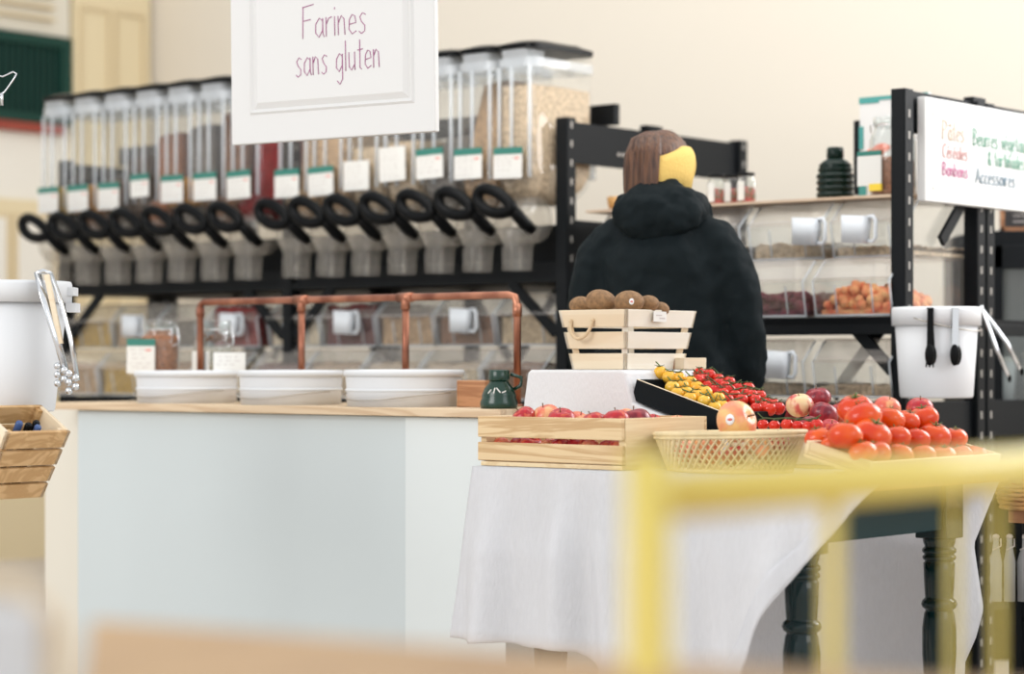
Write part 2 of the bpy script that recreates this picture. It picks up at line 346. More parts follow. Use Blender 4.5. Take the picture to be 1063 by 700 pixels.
mb = MB(); mb.box(-.92, -.70, -.045, -.03, 1.25, 1.74); mb.box(-1.4, -1.0, -.045, -.03, 1.25, 1.74); mb.build('door_panel', M['wall_white'], parent=d)
mb = MB(); mb.box(-.95, -.67, -.04, -.03, 1.22, 1.77); mb.box(-1.43, -.97, -.04, -.03, 1.22, 1.77); mb.build('panel_moulding', M['cream_dark'], parent=d)

# ------------------------------------------------------------------ shelving for the dispensers (local x = right along the row, y = back)
def post(mb, x, y, z0, z1, flip=1, slots=None, face='x'):
    w_ = .042
    mb.box(x-w_/2, x+w_/2, y-.003, y+.003, z0, z1); mb.box(x+flip*w_/2-.003, x+flip*w_/2+.003, y, y+.045, z0, z1)
    if slots is not None:
        z = z0+.03
        while z < z1-.03:
            slots.box(x+flip*w_/2+.003*flip-.0006, x+flip*w_/2+.003*flip+.0006, y+.018, y+.027, z, z+.022, 1)
            z += .062
def shelf_unit(name, label, x0, x1, ys, loc):
    t = thing(name, label, 'shelf', loc, RZ)
    return t
# unit A
uA = thing('shelving_unit', 'tall black steel slotted-angle rack carrying the row of gravity dispensers', 'shelf', SH.P(0, 0), RZ)
AX = [-1.30, -2.555, -3.80]
for xx in AX:
    for yy in (.10, .56, .64, 1.10):
        mb = MB(); post(mb, xx, yy, 0, 1.80, 1, mb); p = mb.build('upright', [M['black'], M['slot']], uA)
def rail(x0, x1, y, z0, z1, name='rail', par=None, t=.012):
    return MB().box(x0, x1, y-t/2, y+t/2, z0, z1).build(name, M['black'], par, bevel=.002)
for s, (xa, xb) in enumerate(((-2.555, -1.30), (-3.80, -2.555))):
    rail(xa, xb, .125, 1.285, 1.335, par=uA); rail(xa, xb, .20, 1.30, 1.46, par=uA)
    rail(xa, xb, .40, 1.80, 1.87, par=uA, t=.03)
    MB().box(xa, xb, .10, 1.10, .825, .875).build('shelf_board', M['black'], uA)
    MB().box(xa, xb, .10, 1.10, 1.268, 1.286).build('shelf_board', M['black'], uA)
    MB().box(xa, xb, .10, 1.10, .25, .29).build('shelf_board', M['black'], uA)
    for k, x in ((1, xa), (-1, xb)):
        MB().bar((x+k*.03, .11, 1.10), (x+k*.22, .11, 1.27), .035, .012, up=(0, 1, 0)).build('corner_brace', M['black'], uA)
    xm = (xa+xb)/2
    for k in (1, -1): MB().bar((xm+k*.02, .62, 1.02), (xm+k*.2, .62, 1.26), .03, .012, up=(0, 1, 0)).build('corner_brace', M['black'], uA)
# end side beam with bolt holes
for xx in (AX[0], AX[2]):
    b_ = MB().box(xx-.006, xx+.006, .12, 1.12, 1.655, 1.79).build('side_beam', M['black'], uA, bevel=.002)
    mb = MB()
    for y in (.40, .425, .52): mb.lathe([(.007, 0), (.007, .003)], 10, T=Matrix.Translation((xx+.006, y, 1.70)) @ Matrix.Rotation(math.pi/2, 4, 'Y'))
    mb.build('bolts', M['slot'], b_)
    MB().box(xx-.006, xx+.006, .12, 1.12, 1.30, 1.47).build('side_beam', M['black'], uA, bevel=.002)
    MB().box(xx-.02, xx+.012, .555, .645, 1.78, 1.812).build('joining_clip', M['black'], uA, bevel=.003)

# ------------------------------------------------------------------ gravity dispensers
def rrect(x0, x1, y0, y1, r, z, n=3):
    pts = []
    for cx, cy, a0 in ((x1-r, y1-r, 0), (x0+r, y1-r, 90), (x0+r, y0+r, 180), (x1-r, y0+r, 270)):
        for i in range(n+1):
            a = math.radians(a0+90*i/n); pts.append(Vector((cx+r*math.cos(a), cy+r*math.sin(a), z)))
    return pts
def make_dispenser():
    t = thing('gravity_dispenser', 'x', 'food dispenser', (0, 0, 0), RZ)
    mb = MB()
    mb.loft([rrect(-.077, .077, 0, .33, .03, .72), rrect(-.077, .077, 0, .33, .03, .31), rrect(-.075, .075, 0, .30, .03, .27), rrect(-.068, .068, .02, .22, .03, .21)])
    mb.build('hopper', M['acrylic'], t)
    mb = MB()                                                # moulded ribs on the front and the stepped neck
    for x in (-.062, -.010, .066): mb.tube([(x, -.003, .30), (x, -.003, .66)], .0065, 6)
    mb.loft([rrect(-.079, .079, -.003, .333, .03, .66), rrect(-.079, .079, -.003, .333, .03, .69)], False)
    mb.loft([rrect(-.06, .06, -.012, .10, .03, .715), rrect(-.055, .055, -.010, .1, .03, .67), rrect(-.05, .05, .0, .1, .03, .65)], False)
    mb.build('moulded_ribs', M['acrylic_thick'], t); mb = MB()
    for x in (-.05, -.015, .02, .055): mb.tube([(x, .333, .31), (x, .333, .36)], .018, 6)
    mb.build('rear_ribs', M['acrylic_thick'], t)
    mb = MB(); mb.loft([rrect(-.08, .08, -.004, .334, .03, .72), rrect(-.08, .08, -.004, .334, .03, .736), rrect(-.06, .06, .03, .30, .05, .748)], smooth=False)
    lid = mb.build('lid', M['black_plastic'], t)
    MB().box(-.03, .03, .27, .30, .748, .756).build('lid_grip', M['black_plastic'], lid)
    mb = MB(); R = []                                        # round paddle-wheel housing and chute
    T = Matrix.Translation((-.066, .045, .165)) @ Matrix.Rotation(math.pi/2, 4, 'Y')
    mb.lathe([(.03, -.002), (.07, 0), (.076, .012), (.076, .12), (.07, .132), (.03, .134)], 24, T=T)
    mb.build('wheel_housing', M['chute'], t)
    mb = MB(); mb.loft([rrect(-.062, .062, -.02, .08, .02, .14), rrect(-.055, .055, -.02, .07, .02, .105), rrect(-.042, .042, -.015, .055, .015, .08), rrect(-.038, .038, -.012, .05, .012, .0)], False)
    mb.tube([(-.036, -.014, .0), (-.036, -.014, .075)], .004, 6); mb.tube([(.036, -.014, .0), (.036, -.014, .075)], .004, 6); mb.tube([(0, -.014, .0), (0, -.014, .075)], .003, 6)
    mb.loft([rrect(-.040, .040, -.014, .052, .012, .03), rrect(-.040, .040, -.014, .052, .012, .034)], False)
    mb.build('chute', M['chute'], t)
    mb = MB(); pts = []                                      # black pull handle: a loop with a curved arm down to the axle
    for i in range(20):
        a = i*2*math.pi/20; x = .066*math.cos(a); q = .031*math.sin(a)*(1.12-.30*math.cos(a))
        pts.append((x-.014, -.085+.10*x, .218+q-.30*x))
    mb.tube(pts, [.020]*20, 8, True)
    mb.tube([(.040, -.078, .202), (.060, -.060, .175), (.074, -.035, .145), (.080, -.005, .128)], [.018, .021, .021, .018], 8)
    mb.build('handle', M['black_plastic'], t)
    MB().lathe([(.006, 0), (.006, .003), (.003, .005)], 10, T=Matrix.Translation((-.01, -.088, .245)) @ Matrix.Rotation(math.radians(60), 4, 'X')).build('screw', M['steel'], t)
    return t
def card_mb(green=True, w_=.094, h=.10, seed=0):
    r = random.Random(seed); mb = MB(); mb.box(-w_/2, w_/2, -.0015, .0015, 0, h)
    if green: mb.box(-w_/2-.0005, w_/2+.0005, -.0022, .002, h-.022, h+.0005, 1)
    z = h-.034 if green else h-.015
    while z > .012:
        x = -w_/2+.008+r.random()*.01; 
        for k in range(3):
            L_ = .008+r.random()*.018
            if x+L_ < w_/2-.006: mb.box(x, x+L_, -.0021, -.0015, z, z+.0025, 2)
            x += L_+.01
        z -= .011+r.random()*.006
    if green: mb.box(w_/2-.03, w_/2-.012, -.0022, -.0015, h-.038, h-.032, 3)
    return mb
CARD = [M['card'], M['card_green'], M['card_ink'], M['card_red']]
disp0 = make_dispenser()
xs = [-1.415-.168*k for k in range(7)]+[-2.665-.177*k for k in range(7)]
xs = xs[::-1]                                                # left to right
fill = [(.32, 'g_black', 'near black grains'), (.40, 'g_brown', 'brown flakes'), (.48, 'g_dark', 'dark grey seeds'), (.56, 'g_cinnamon', 'russet brown flakes'), (.58, 'g_grey', 'dark grey lentils'),
        (.62, 'g_brown', 'warm brown muesli'), (.60, 'g_red', 'dark reddish beans'), (.62, 'g_tan', 'tan oat flakes'), (.50, 'g_tan', 'tan grains'), (.44, 'g_beige', 'pale beige grains'),
        (.45, 'g_beige', 'beige flour-like grains'), (.46, 'g_grey', 'grey brown grains'), (.63, 'g_tan', 'golden brown oats'), (.60, 'g_beige', 'sandy brown flakes')]
cardz = [.262, .262, .262, .30, .272, .272, .27, .262, .262, .272, .295, .295, .285, .278]
cardg = [1, 1, 1, 1, 1, 1, 1, 1, 1, 0, 0, 1, 1, 1]
band = {4: 'g_orange', 1: 'g_orange', 0: 'g_gold'}
for i, x in enumerate(xs):
    o = disp0 if i == 0 else copy_tree(disp0)
    sc_ = 1.0 if i >= 7 else 1.06
    o.location = SH.P(-x, 0, 1.303); o.scale = (1, 1, 1)
    c = card_mb(cardg[i], .100 if i == 3 else .118, .085 if i == 3 else (.10 if i != 10 else .115), i).build('price_card', CARD, o)
    c.location = (-.012, -.021, cardz[i]+.02); c.rotation_euler = (0, random.uniform(-.03, .03), 0)
    o['label'] = 'clear gravity dispenser holding %s, %s in the row' % (fill[i][2], nth(i, 14)); o['group'] = 'gravity dispensers on the black rack'
    h, g, nm = fill[i]; mb = MB()
    z1 = h
    mb.loft([rrect(-.055, .055, .035, .19, .02, .218), rrect(-.070, .070, .02, .28, .02, .275), rrect(-.072, .072, .012 if i > 7 else .10, .318, .02, .32),
             rrect(-.072, .072, .012 if (i > 7 and i not in (11, 12)) else .12, .318, .02, max(z1, .33)), rrect(-.03, .03, .15, .25, .02, max(z1, .33)+.012)])
    f = mb.build('dry_goods', M[g], loc=SH.P(-x, 0, 1.303), rot=(0, 0, RZ)); tag(f, '%s filling the %s clear dispenser of the row' % (nm, nth(i, 14).replace(' from the left', '')+(' (from left)' if 0 < i < 13 else '')), 'food', kind='stuff')
    if i in band:
        mb = MB(); mb.loft([rrect(-.073, .073, .006, .11, .02, .28), rrect(-.073, .073, .006, .11, .02, .375), rrect(-.03, .03, .03, .1, .02, .385)])
        f = mb.build('dry_goods', M[band[i]], loc=SH.P(-x, 0, 1.303), rot=(0, 0, RZ)); tag(f, 'yellow orange grains heaped at the front of the %s dispenser' % nth(i, 14), 'food', kind='stuff')

# ------------------------------------------------------------------ scoop bins
def make_bin(w_=.255, h=.165, d=.40):
    t = thing('scoop_bin', 'x', 'scoop bin', (0, 0, 0), RZ)
    hw = w_/2; e = .004
    mb = MB()
    def prof(x): return [Vector((x, 0, 0)), Vector((x, -.02, h*.62)), Vector((x, .05, h)), Vector((x, d, h)), Vector((x, d, 0))]
    mb.loft([prof(-hw), prof(-hw+e)], smooth=False); mb.loft([prof(hw-e), prof(hw)], smooth=False)
    mb.box(-hw, hw, 0, d, 0, e); mb.box(-hw, hw, d-e, d, 0, h)
    mb.add([(-hw, 0, 0), (hw, 0, 0), (hw, -.02, h*.62), (-hw, -.02, h*.62), (-hw, e, 0), (hw, e, 0), (hw, -.02+e, h*.62), (-hw, -.02+e, h*.62)], [(0, 1, 2, 3), (4, 7, 6, 5), (3, 2, 6, 7)])
    mb.build('bin_body', M['acrylic'], t)
    mb = MB()
    mb.tube([(-hw, 0, 0), (-hw, -.02, h*.62), (-hw, .05, h)], .004, 6); mb.tube([(hw, 0, 0), (hw, -.02, h*.62), (hw, .05, h)], .004, 6)
    mb.tube([(-hw, .0, .003), (hw, .0, .003)], .004, 6)
    for x in (-hw*.45, hw*.5): mb.tube([(x, 0.002, .01), (x, -.014, h*.55)], .0035, 6)
    mb.build('moulded_edges', M['acrylic_thick'], t)
    mb = MB(); mb.bar((-hw+.004, -.022, h*.62+.004), (hw-.004, -.022, h*.62+.004), .012, .012)
    mb.add([(-hw+.005, -.022, h*.64), (hw-.005, -.022, h*.64), (hw-.005, .05, h+.004), (-hw+.005, .05, h+.004), (-hw+.005, -.022, h*.64+.004), (hw-.005, -.022, h*.64+.004), (hw-.005, .05, h+.008), (-hw+.005, .05, h+.008)],
           [(0, 3, 2, 1), (4, 5, 6, 7), (0, 1, 5, 4), (1, 2, 6, 5), (2, 3, 7, 6), (3, 0, 4, 7)])
    mb.box(-hw, hw, .05, d, h+.001, h+.007)
    mb.build('lid', M['lid_plastic'], t)
    return t
def make_scoop():
    t = thing('scoop', 'x', 'scoop', (0, 0, 0), RZ)
    mb = MB(); mb.loft([rrect(-.05, .03, -.005, .035, .012, -.035), rrect(-.055, .033, -.008, .04, .014, .045)], smooth=True)
    mb.build('scoop_cup', M['scoop_plastic'], t, rot=(0, .06, 0))
    mb = MB(); mb.tube([(.028, .015, .04), (.05, .013, .042), (.058, .012, .03), (.058, .012, -.02), (.05, .012, -.032), (.028, .015, -.03)], .006, 8)
    mb.build('handle', M['scoop_plastic'], t); return t
bin0 = make_bin(); bin0.name = 'scoop_bin'; scoop0 = make_scoop(); used = [0, 0]
def put_bin(x, y, z, label, content=None, cname='', level=.5, scoop=None, cfull=0, grp='clear acrylic scoop bins'):
    o = bin0 if used[0] == 0 else copy_tree(bin0); used[0] += 1
    o.location = SH.P(-x, y, z); o['label'] = label; o['group'] = grp
    if content:
        r = random.Random(used[0]); h = .165*level
        def fn(u, v):
            X = -.118+.236*u; Y = .006+.385*v
            z_ = h+.012*noise.noise(Vector((X*14+used[0], Y*14, 0)))+.02*noise.noise(Vector((X*50+used[0], Y*50, 0)))*.5
            return (X, Y, max(.012, z_))
        mb = MB(); mb.box(-.118, .118, .006, .391, .006, max(.008, h-.012))
        mb.grid(26, 30, fn)
        for a_, b_ in (((0, 0), (1, 0)),):
            mb.grid(26, 1, lambda u, v: (fn(u, 0)[0], .0055, .006+(fn(u, 0)[2]-.006)*(1-v)))
        f = mb.build('dry_goods', M[content], loc=SH.P(-x, y, z), rot=(0, 0, RZ)); tag(f, cname, 'food', kind='stuff')
    if scoop:
        s = scoop0 if used[1] == 0 else copy_tree(scoop0); used[1] += 1
        s.location = SH.P(-(x+scoop[0]), y-.055, z+scoop[1]); s['label'] = scoop[2]; s['group'] = 'white plastic scoops on the bins'
    return o
# lower rows of unit A, left to right
lowA = [('g_gold', 'g_tan'), ('g_tan', 'g_gold'), ('g_grey', 'g_tan'), ('g_red', 'g_cream'), ('g_cream', 'g_maroon'), ('g_maroon', 'g_beige'), ('g_tan', 'g_cream'), ('g_brown', 'g_cream'), ('g_beige', 'g_brown')]
nmz = dict(g_gold='golden grains', g_tan='tan flakes', g_grey='grey seeds', g_dark='dark beans', g_red='deep red beans', g_beige='beige flour', g_maroon='maroon beans', g_brown='brown nuts', g_cream='cream coloured flour')
for i, (g1, g2) in enumerate(lowA):
    x = -3.66+i*.27+(.04 if i >= 4 else 0)
    put_bin(x, .13, 1.06, 'scoop bin of %s under the dispensers, upper row, %s' % (nmz[g1], nth(i, 9)), g1, '%s in the upper bins under the dispensers, %s' % (nmz[g1], nth(i, 9)), .88 if g1 in ('g_red', 'g_maroon') else .6,
            (.02, .08, 'white scoop on the upper bin under the dispensers, %s' % nth(i, 9)) if i in (1, 3, 5, 7) else None)
    put_bin(x, .06, .88, 'scoop bin of %s on the lower shelf behind counter, %s' % (nmz[g2], nth(i, 9)), g2, '%s in the lower bins behind the counter, %s' % (nmz[g2], nth(i, 9)), .72)

# ------------------------------------------------------------------ unit C: scoop bins, sign and bucket
uC = thing('shelving_unit', 'black steel slotted-angle rack with scoop bins and a white sign on its end', 'shelf', SH.P(0, 0), RZ)
for xx in (0, -1.22):
    for yy in (0, .43, .49, .96):
        z1 = 1.785 if xx == 0 else 1.30
        mb = MB(); post(mb, xx, yy, 0, z1, 1, mb); p = mb.build('upright', [M['black'], M['slot']], uC)
b_ = MB().box(-.006, .006, .02, .98, 1.665, 1.785).build('side_beam', M['black'], uC, bevel=.002)
MB().box(-.02, .014, .42, .50, 1.775, 1.80).build('joining_clip', M['black'], uC, bevel=.003)
MB().box(-.006, .006, .02, .98, .78, .89).build('side_beam', M['black'], uC, bevel=.002)
MB().box(-.006, .006, .02, .98, 1.085, 1.12).build('side_beam', M['black'], uC, bevel=.002)
MB().box(-1.22, 0, 0, .96, 1.115, 1.135).build('shelf_board', M['black'], uC)
MB().box(-1.22, 0, 0.0, .02, 1.085, 1.135).build('rail', M['black'], uC, bevel=.002)
MB().box(-1.22, 0, 0, .96, .855, .875).build('shelf_board', M['black'], uC)
MB().box(-1.22, 0, -.01, .02, .79, .875).build('rail', M['black'], uC, bevel=.002)
MB().box(-1.22, 0, 0, .96, .25, .28).build('shelf_board', M['black'], uC)
for p, q in (((-.03, .02, .98), (-.16, .02, 1.11)), ((-.40, .3, .90), (-.22, .3, 1.12)), ((-.62, .3, .9), (-.8, .3, 1.12)), ((-1.19, .02, .98), (-1.06, .02, 1.11))):
    MB().bar(p, q, .035, .012, up=(0, 1, 0)).build('corner_brace', M['black'], uC)
# brace seen on the end face below the sign
MB().bar((0.0, .25, 1.36), (0.0, .40, 1.50), .035, .012, up=(1, 0, 0)).build('corner_brace', M['black'], uC)
grain('g_purple', (.22, .03, .06), (.06, .012, .03), 45); grain('g_candy', (.88, .20, .09), (.90, .48, .20), 30)
top_c = [None]*4
for i in range(4):
    x = -.145-.29*i*1.0
    nm = ['rightmost', 'second from the right', 'third from the right', 'leftmost'][i]
    put_bin(x, .10, 1.312, 'nearly empty scoop bin, top row right of the person, %s' % nm, 'g_beige', 'pale pieces at the bottom of the top row bin, %s' % nm, .28 if i else .18,
            (.10 if i == 1 else -.02, .075, 'white scoop on the top row bin right of the person, %s' % nm))
    lab = 'shelf right of person, %s' % nm
    put_bin(x, .0, 1.138, 'scoop bin of %s, middle %s' % ('dark purple fruit' if i > 0 else 'orange sweets', lab), None)
    put_bin(x, .0, .902, 'almost empty scoop bin, lowest %s' % lab, 'g_beige', 'beige flakes in the lowest bin right of the person, %s' % nm, .2,
            (.06, .09, 'white scoop on the lowest bin right of the person, %s' % nm) if i in (1, 2) else None)
# candies in the middle row: many little balls, one countless heap per bin
def heap(x, m, name, label, n, seed, prof):
    r = random.Random(seed); mb = MB()
    for k in range(n):
        X = r.uniform(-.112, .112); Y = r.uniform(.012, .25); z = .015+r.random()*prof(X)
        mb.ell((X, Y, z), (.012+.004*r.random(),)*3, 8, 6)
    mb.box(-.115, .115, .01, .38, .006, .02)
    f = mb.build(name, m, loc=SH.P(-x, 0, 1.138), rot=(0, 0, RZ)); tag(f, label, 'food', kind='stuff')
heap(-.145, M['g_candy'], 'dried_fruit', 'orange red dried fruit in the middle bin beside the upright', 330, 3, lambda X: .05+.03*math.cos(X*20))
heap(-.435, M['g_purple'], 'dried_fruit', 'dark purple dried fruit in the middle bin, second from the upright', 330, 4, lambda X: .05)
heap(-.725, M['g_purple'], 'dried_fruit', 'purple dried fruit in the middle bin hidden mostly by the person', 330, 5, lambda X: .05)
heap(-1.015, M['g_purple'], 'dried_fruit', 'purple dried fruit in the bin behind the person', 200, 6, lambda X: .05)
MB_top = MB().box(-1.2, -.02, .10, .5, 1.486, 1.494)
tag(MB_top.build('cover_board', [wood('cover_wood', (.66, .50, .36), (.55, .40, .28), 'X')], loc=SH.P(0, 0), rot=(0, 0, RZ)), 'thin pale wooden board lying across the top row of scoop bins', 'board')
ZT = 1.494
# sign on the end face (local x = away along the side, -y = outward)
sg = thing('hanging_sign', 'white panel sign listing pasta, cereals and sweets on the right black rack', 'sign', SH.P(-.012, .085, 0), RS)
MB().box(0, .98, -.028, -.001, 1.468, 1.768).build('board', M['sign_white'], sg, bevel=.003)
mb = MB()
for z0, z1 in ((1.505, 1.509), (1.722, 1.726)): mb.box(.045, .93, -.0295, -.028, z0, z1)
for x0 in (.045, .926): mb.box(x0, x0+.004, -.0295, -.028, 1.505, 1.726)
mb.build('bevel_line', M['card'], sg)
for txt, x0, z0, w_, h, im in (('Pâtes', .10, 1.652, .135, .055, 'ink_orange'), ('Céréales', .10, 1.600, .155, .040, 'ink_salmon'), ('Bonbons', .10, 1.548, .155, .038, 'ink_pink'),
                        ('Beurres végétaux', .285, 1.648, .36, .05, 'ink_green'), ('& tartinades', .375, 1.595, .24, .045, 'ink_green'), ('Accessoires', .30, 1.538, .255, .045, 'ink_blue')):
    mb = MB(); write(mb, txt, x0, z0, w_, h, -.0288, .0021); mb.build('handwriting', M[im], sg)

# jars with candy on the board
def make_jar(r, h, content, lidm, name, label, cat, loc, level=.6, labelw=None, grp=None, clip=False):
    t = thing(name, label, cat, loc, RZ, grp)
    MB().lathe([(r*.9, 0), (r, .008), (r, h*.72), (r*.82, h*.84), (r*.78, h*.9), (r*.80, h*.93)], 24).build('jar_body', M['glass'], t)
    MB().lathe([(r*.84, h*.90), (r*.86, h*.91), (r*.86, h*.985), (r*.80, h)], 24).build('lid', lidm, t)
    if content:
        mb = MB(); rr = random.Random(int(r*1000)+int(h*1000)); mb.lathe([(r*.85, .004), (r*.93, .012), (r*.93, h*level*.9), (r*.5, h*level)], 20)
        mb.build('contents', content, t)
    if labelw:
        mb = MB(); mb.box(-labelw/2, labelw/2, -r-.002, -r+.001, h*.12, h*.72); mb.build('paper_label', M['card'], t)
    if clip:
        mb = MB(); mb.tube([(r*.92, -.01, h*.93), (r*1.12, -.012, h*.9), (r*1.16, -.012, h*.78), (r*1.05, -.01, h*.74)], .0022, 6)
        mb.tube([(r*.92, .01, h*.93), (r*1.12, .012, h*.9), (r*1.24, .012, h*.72), (r*1.18, -.012, h*.68)], .0022, 6); mb.tube([(-r*.9, 0, h*.93), (-r*1.12, 0, h*.92), (-r*1.1, 0, h*.82)], .0022, 6)
        mb.tube([(r*.8*math.cos(k*math.pi/10), r*.8*math.sin(k*math.pi/10), h*.885) for k in range(20)], .0022, 6, True)
        mb.build('wire_clip', M['steel'], t)
    return t
candyjar = mat('jar_sweets', (.62, .03, .04), .4, col2=(.06, .12, .03), scale=60)
for k, (px, nm) in enumerate(((744, 'leftmost'), (761, 'middle'), (775, 'rightmost'))):
    a = SH.a(px, .2+.03*(k % 2)); make_jar(.030, .098, candyjar, M['black_plastic'], 'candy_jar', 'small black-lidded jar of red and green sweets on the bins, %s of three' % nm, 'jar', SH.P(a, .2+.03*(k % 2), ZT), .55, .022, 'candy jars above the bins')
# big dark green ribbed jug
a = SH.a(867, .22); t = thing('ribbed_jug', 'dark green glass jug with ribbed body on top of the scoop bins', 'jug', SH.P(a, .22, ZT), RZ)
pr = [(.045, 0), (.05, .004)]
for k in range(5):
    z = .006+k*.019; R_ = .055 if k < 4 else .05; pr += [(R_-.004, z), (R_+.002, z+.006), (R_+.002, z+.012), (R_-.003, z+.018)]
pr += [(.050, .105), (.038, .118), (.026, .124), (.024, .128)]
MB().lathe(pr, 28).build('jug_body', M['jug'], t)
MB().lathe([(.024, .126), (.026, .13), (.025, .156), (.022, .160), (.018, .160), (.018, .14)], 24).build('neck', M['jug'], t)
# poster-like tin and big clip jar by the upright
a = SH.a(918, .40); t = thing('poster', 'white and teal picture board behind the jar by the right upright', 'poster', SH.P(a, .42, ZT), RZ)
MB().box(-.10, .14, .0, .02, 0, .33).build('board', M['sign_white'], t, bevel=.002)
mb = MB(); mb.box(-.101, -.075, -.003, .021, .02, .10); mb.box(-.101, -.085, -.003, .021, .17, .24); mb.box(-.10, -.03, -.002, 0, .31, .33); mb.box(-.03, .14, -.002, 0, .318, .33); mb.build('teal_print', M['poster_teal'], t)
mb = MB(); mb.ell((-.045, -.001, .155), (.032, .003, .018)); mb.ell((-.02, -.001, .17), (.03, .003, .014)); mb.build('coral_print', M['poster_coral'], t)
MB().box(-.118, -.100, -.004, .022, .03, .26).build('frame_edge', M['black'], t)
a = SH.a(927, .20)
jr = make_jar(.068, .235, M['g_cinnamon'], M['glass'], 'clip_jar', 'large clip-top jar with white label beside the right upright', 'jar', SH.P(a, .20, ZT), .5, None, None, True)
mb = MB(); mb.box(-.075, .005, -.078, -.072, .03, .13); mb.box(-.075, .005, -.0785, -.0715, .118, .132, 1); mb.box(-.035, .006, -.0787, -.072, .014, .035, 3); mb.build('price_card', [M['card'], M['card_green'], M['card_ink'], mat('card_yellow', (.85, .62, .05), .6)], jr)
# small orange brown thing left of the person
a = SH.a(646, .2); t = thing('small_basket', 'small brown basket on the shelf just left of the hooded person', 'basket', SH.P(a, .2, ZT), RZ)
MB().lathe([(.035, 0), (.045, .01), (.05, .045), (.045, .045), (.04, .012)], 20).build('basket_bowl', M['wicker_dark'], t)

# white bucket with tongs hung on the rack end
def bucket(name, label, loc, r1, r0, h, rz=RS, handle=True):
    t = thing(name, label, 'bucket', loc, rz)
    th = .003
    MB().lathe([(r0*.1, 0), (r0, 0), (r0+.004, .006), (r1, h), (r1-th, h), (r0-th, .008), (r0*.1, .006)], 40).build('bucket_body', M['white_plastic'], t)
    MB().lathe([(r1-.001, h-.05), (r1+.006, h-.05), (r1+.007, h-.006), (r1+.004, h+.002), (r1-.002, h+.002), (r1-.003, h-.02)], 40, cap=False).build('rim_band', M['white_plastic'], t)
    if handle:
        mb = MB(); mb.tube([((r1+.008)*math.cos(q), -(r1+.008)*math.sin(q)*.98, h-.03-.035*math.sin(q)) for q in [math.pi*i/24 for i in range(25)]], .0022, 6)
        mb.build('bail_handle', M['wire'], t)
    return t
bc = SH.P(-.135, SH.b(972, -.135), 0)
bk = bucket('hanging_bucket', 'white plastic bucket hung on the right black rack with two black tongs', (bc.x, bc.y, .905), .118, .098, .252, RS, True)
mb = MB(); mb.box(-.03, .03, .118, .13, .20, .25); mb.build('hook_plate', M['black'], bk)
def tongs(px, label, wide):
    # hangs over the rim, on the camera side
    Y = bc.y-.128; t = thing('serving_tongs', label, 'tongs', (xat(px, Y), Y, 0), 0, 'tongs on the white bucket')
    zt = zat(321, Y); zb = zat(380, Y)
    mb = MB(); mb.bar((0, 0, zt), (-.003, -.006, zb+.05), .017, .004, up=(0, 1, 0)); mb.bar((.0, .008, zt), (.007, .012, zb+.05), .014, .004, up=(0, 1, 0)); mb.bar((0, -.002, zt+.002), (0, .02, zt+.002), .017, .004)
    mb.build('arms', M['black_plastic'] if wide else M['steel'], t)
    mb = MB(); mb.ell((-.004, -.008, zb+.03), (.0135, .006, .03), 14, 10); mb.ell((.006, .008, zb+.03), (.0125, .005, .028), 14, 10)
    if wide:
        for k in (-1, 0, 1): mb.bar((-.004+k*.008, -.008, zb+.012), (-.004+k*.010, -.008, zb-.004), .004, .004)
    mb.build('grips', M['black_plastic'], t)
tongs(966, 'all black serving tongs with toothed head, left one on the hanging bucket', True)
tongs(992, 'steel serving tongs with black scoop tips, right one on the hanging bucket', False)
# pale tongs on the middle upright
t = thing('metal_tongs', 'long pale metal tongs hooked on the middle upright right of the bucket', 'tongs', SH.P(-.04, .45, 0), 0)
o = SH.P(-.04, .45, 0); Y = o.y
P_ = lambda px, py, dy=0: (xat(px, Y)-o.x, dy, zat(py, Y))
mb = MB(); mb.tube([P_(1018, 318), P_(1034, 362), P_(1047, 391)], .0035, 6, flat=2); mb.tube([P_(1018, 318, .01), P_(1045, 355, .01), P_(1060, 384, .01)], .0035, 6, flat=2); mb.ell(P_(1018, 320), (.009, .009, .009), 10, 8)
mb.build('tong_arms', M['steel'], t)
mb = MB(); mb.ell(P_(1048, 393), (.006, .004, .012), 10, 8); mb.ell(P_(1061, 386), (.006, .004, .012), 10, 8); mb.build('tips', M['black_plastic'], t)

# ------------------------------------------------------------------ glass door fridge at the right edge
fr = thing('display_fridge', 'black framed glass door fridge behind the rack at the right edge', 'fridge', (1.90, 7.75, 0), 0)
MB().box(-.30, .6, .52, .56, .05, 1.45).build('back_panel', mat('fridge_back', (.30, .32, .30), .6), fr)
mb = MB(); mb.box(-.34, -.30, 0, .56, 0, 1.45); mb.box(.6, .64, 0, .56, 0, 1.45); mb.box(-.34, .64, 0, .56, 1.36, 1.45); mb.box(-.34, .64, 0, .56, 0, .12); mb.build('case', M['black'], fr, bevel=.004)
dr = MB(); dr.box(-.34, -.25, -.03, 0, .12, 1.40); dr.box(.58, .64, -.03, 0, .12, 1.40); dr.box(-.34, .64, -.03, 0, 1.32, 1.40); dr.box(-.34, .64, -.03, 0, .12, .84)
dd = dr.build('door', M['black'], fr, bevel=.003); MB().box(-.25, .58, -.018, -.012, .84, 1.32).build('door_glass', M['glass'], dd)
MB().box(-.30, .60, .03, .52, .86, .872).build('shelf', M['steel'], fr)
for i in range(6):
    x = -.22+i*.125; h = .15+.012*(i % 2)
    q = thing('yogurt_tub', 'white tub standing on the fridge shelf, %s' % nth(i, 6), 'tub', (1.90+x, 7.90, .872), 0, 'white tubs in the fridge')
    MB().lathe([(.045, 0), (.052, h-.02), (.052, h-.01)], 20).build('tub_body', M['white_plastic'], q); MB().lathe([(.055, h-.014), (.056, h), (.05, h+.002)], 20).build('lid', M['card'], q)
cb = thing('chalkboard', 'small wood-framed black board standing on top of the fridge', 'sign', (1.70, 7.80, 1.452), 0)
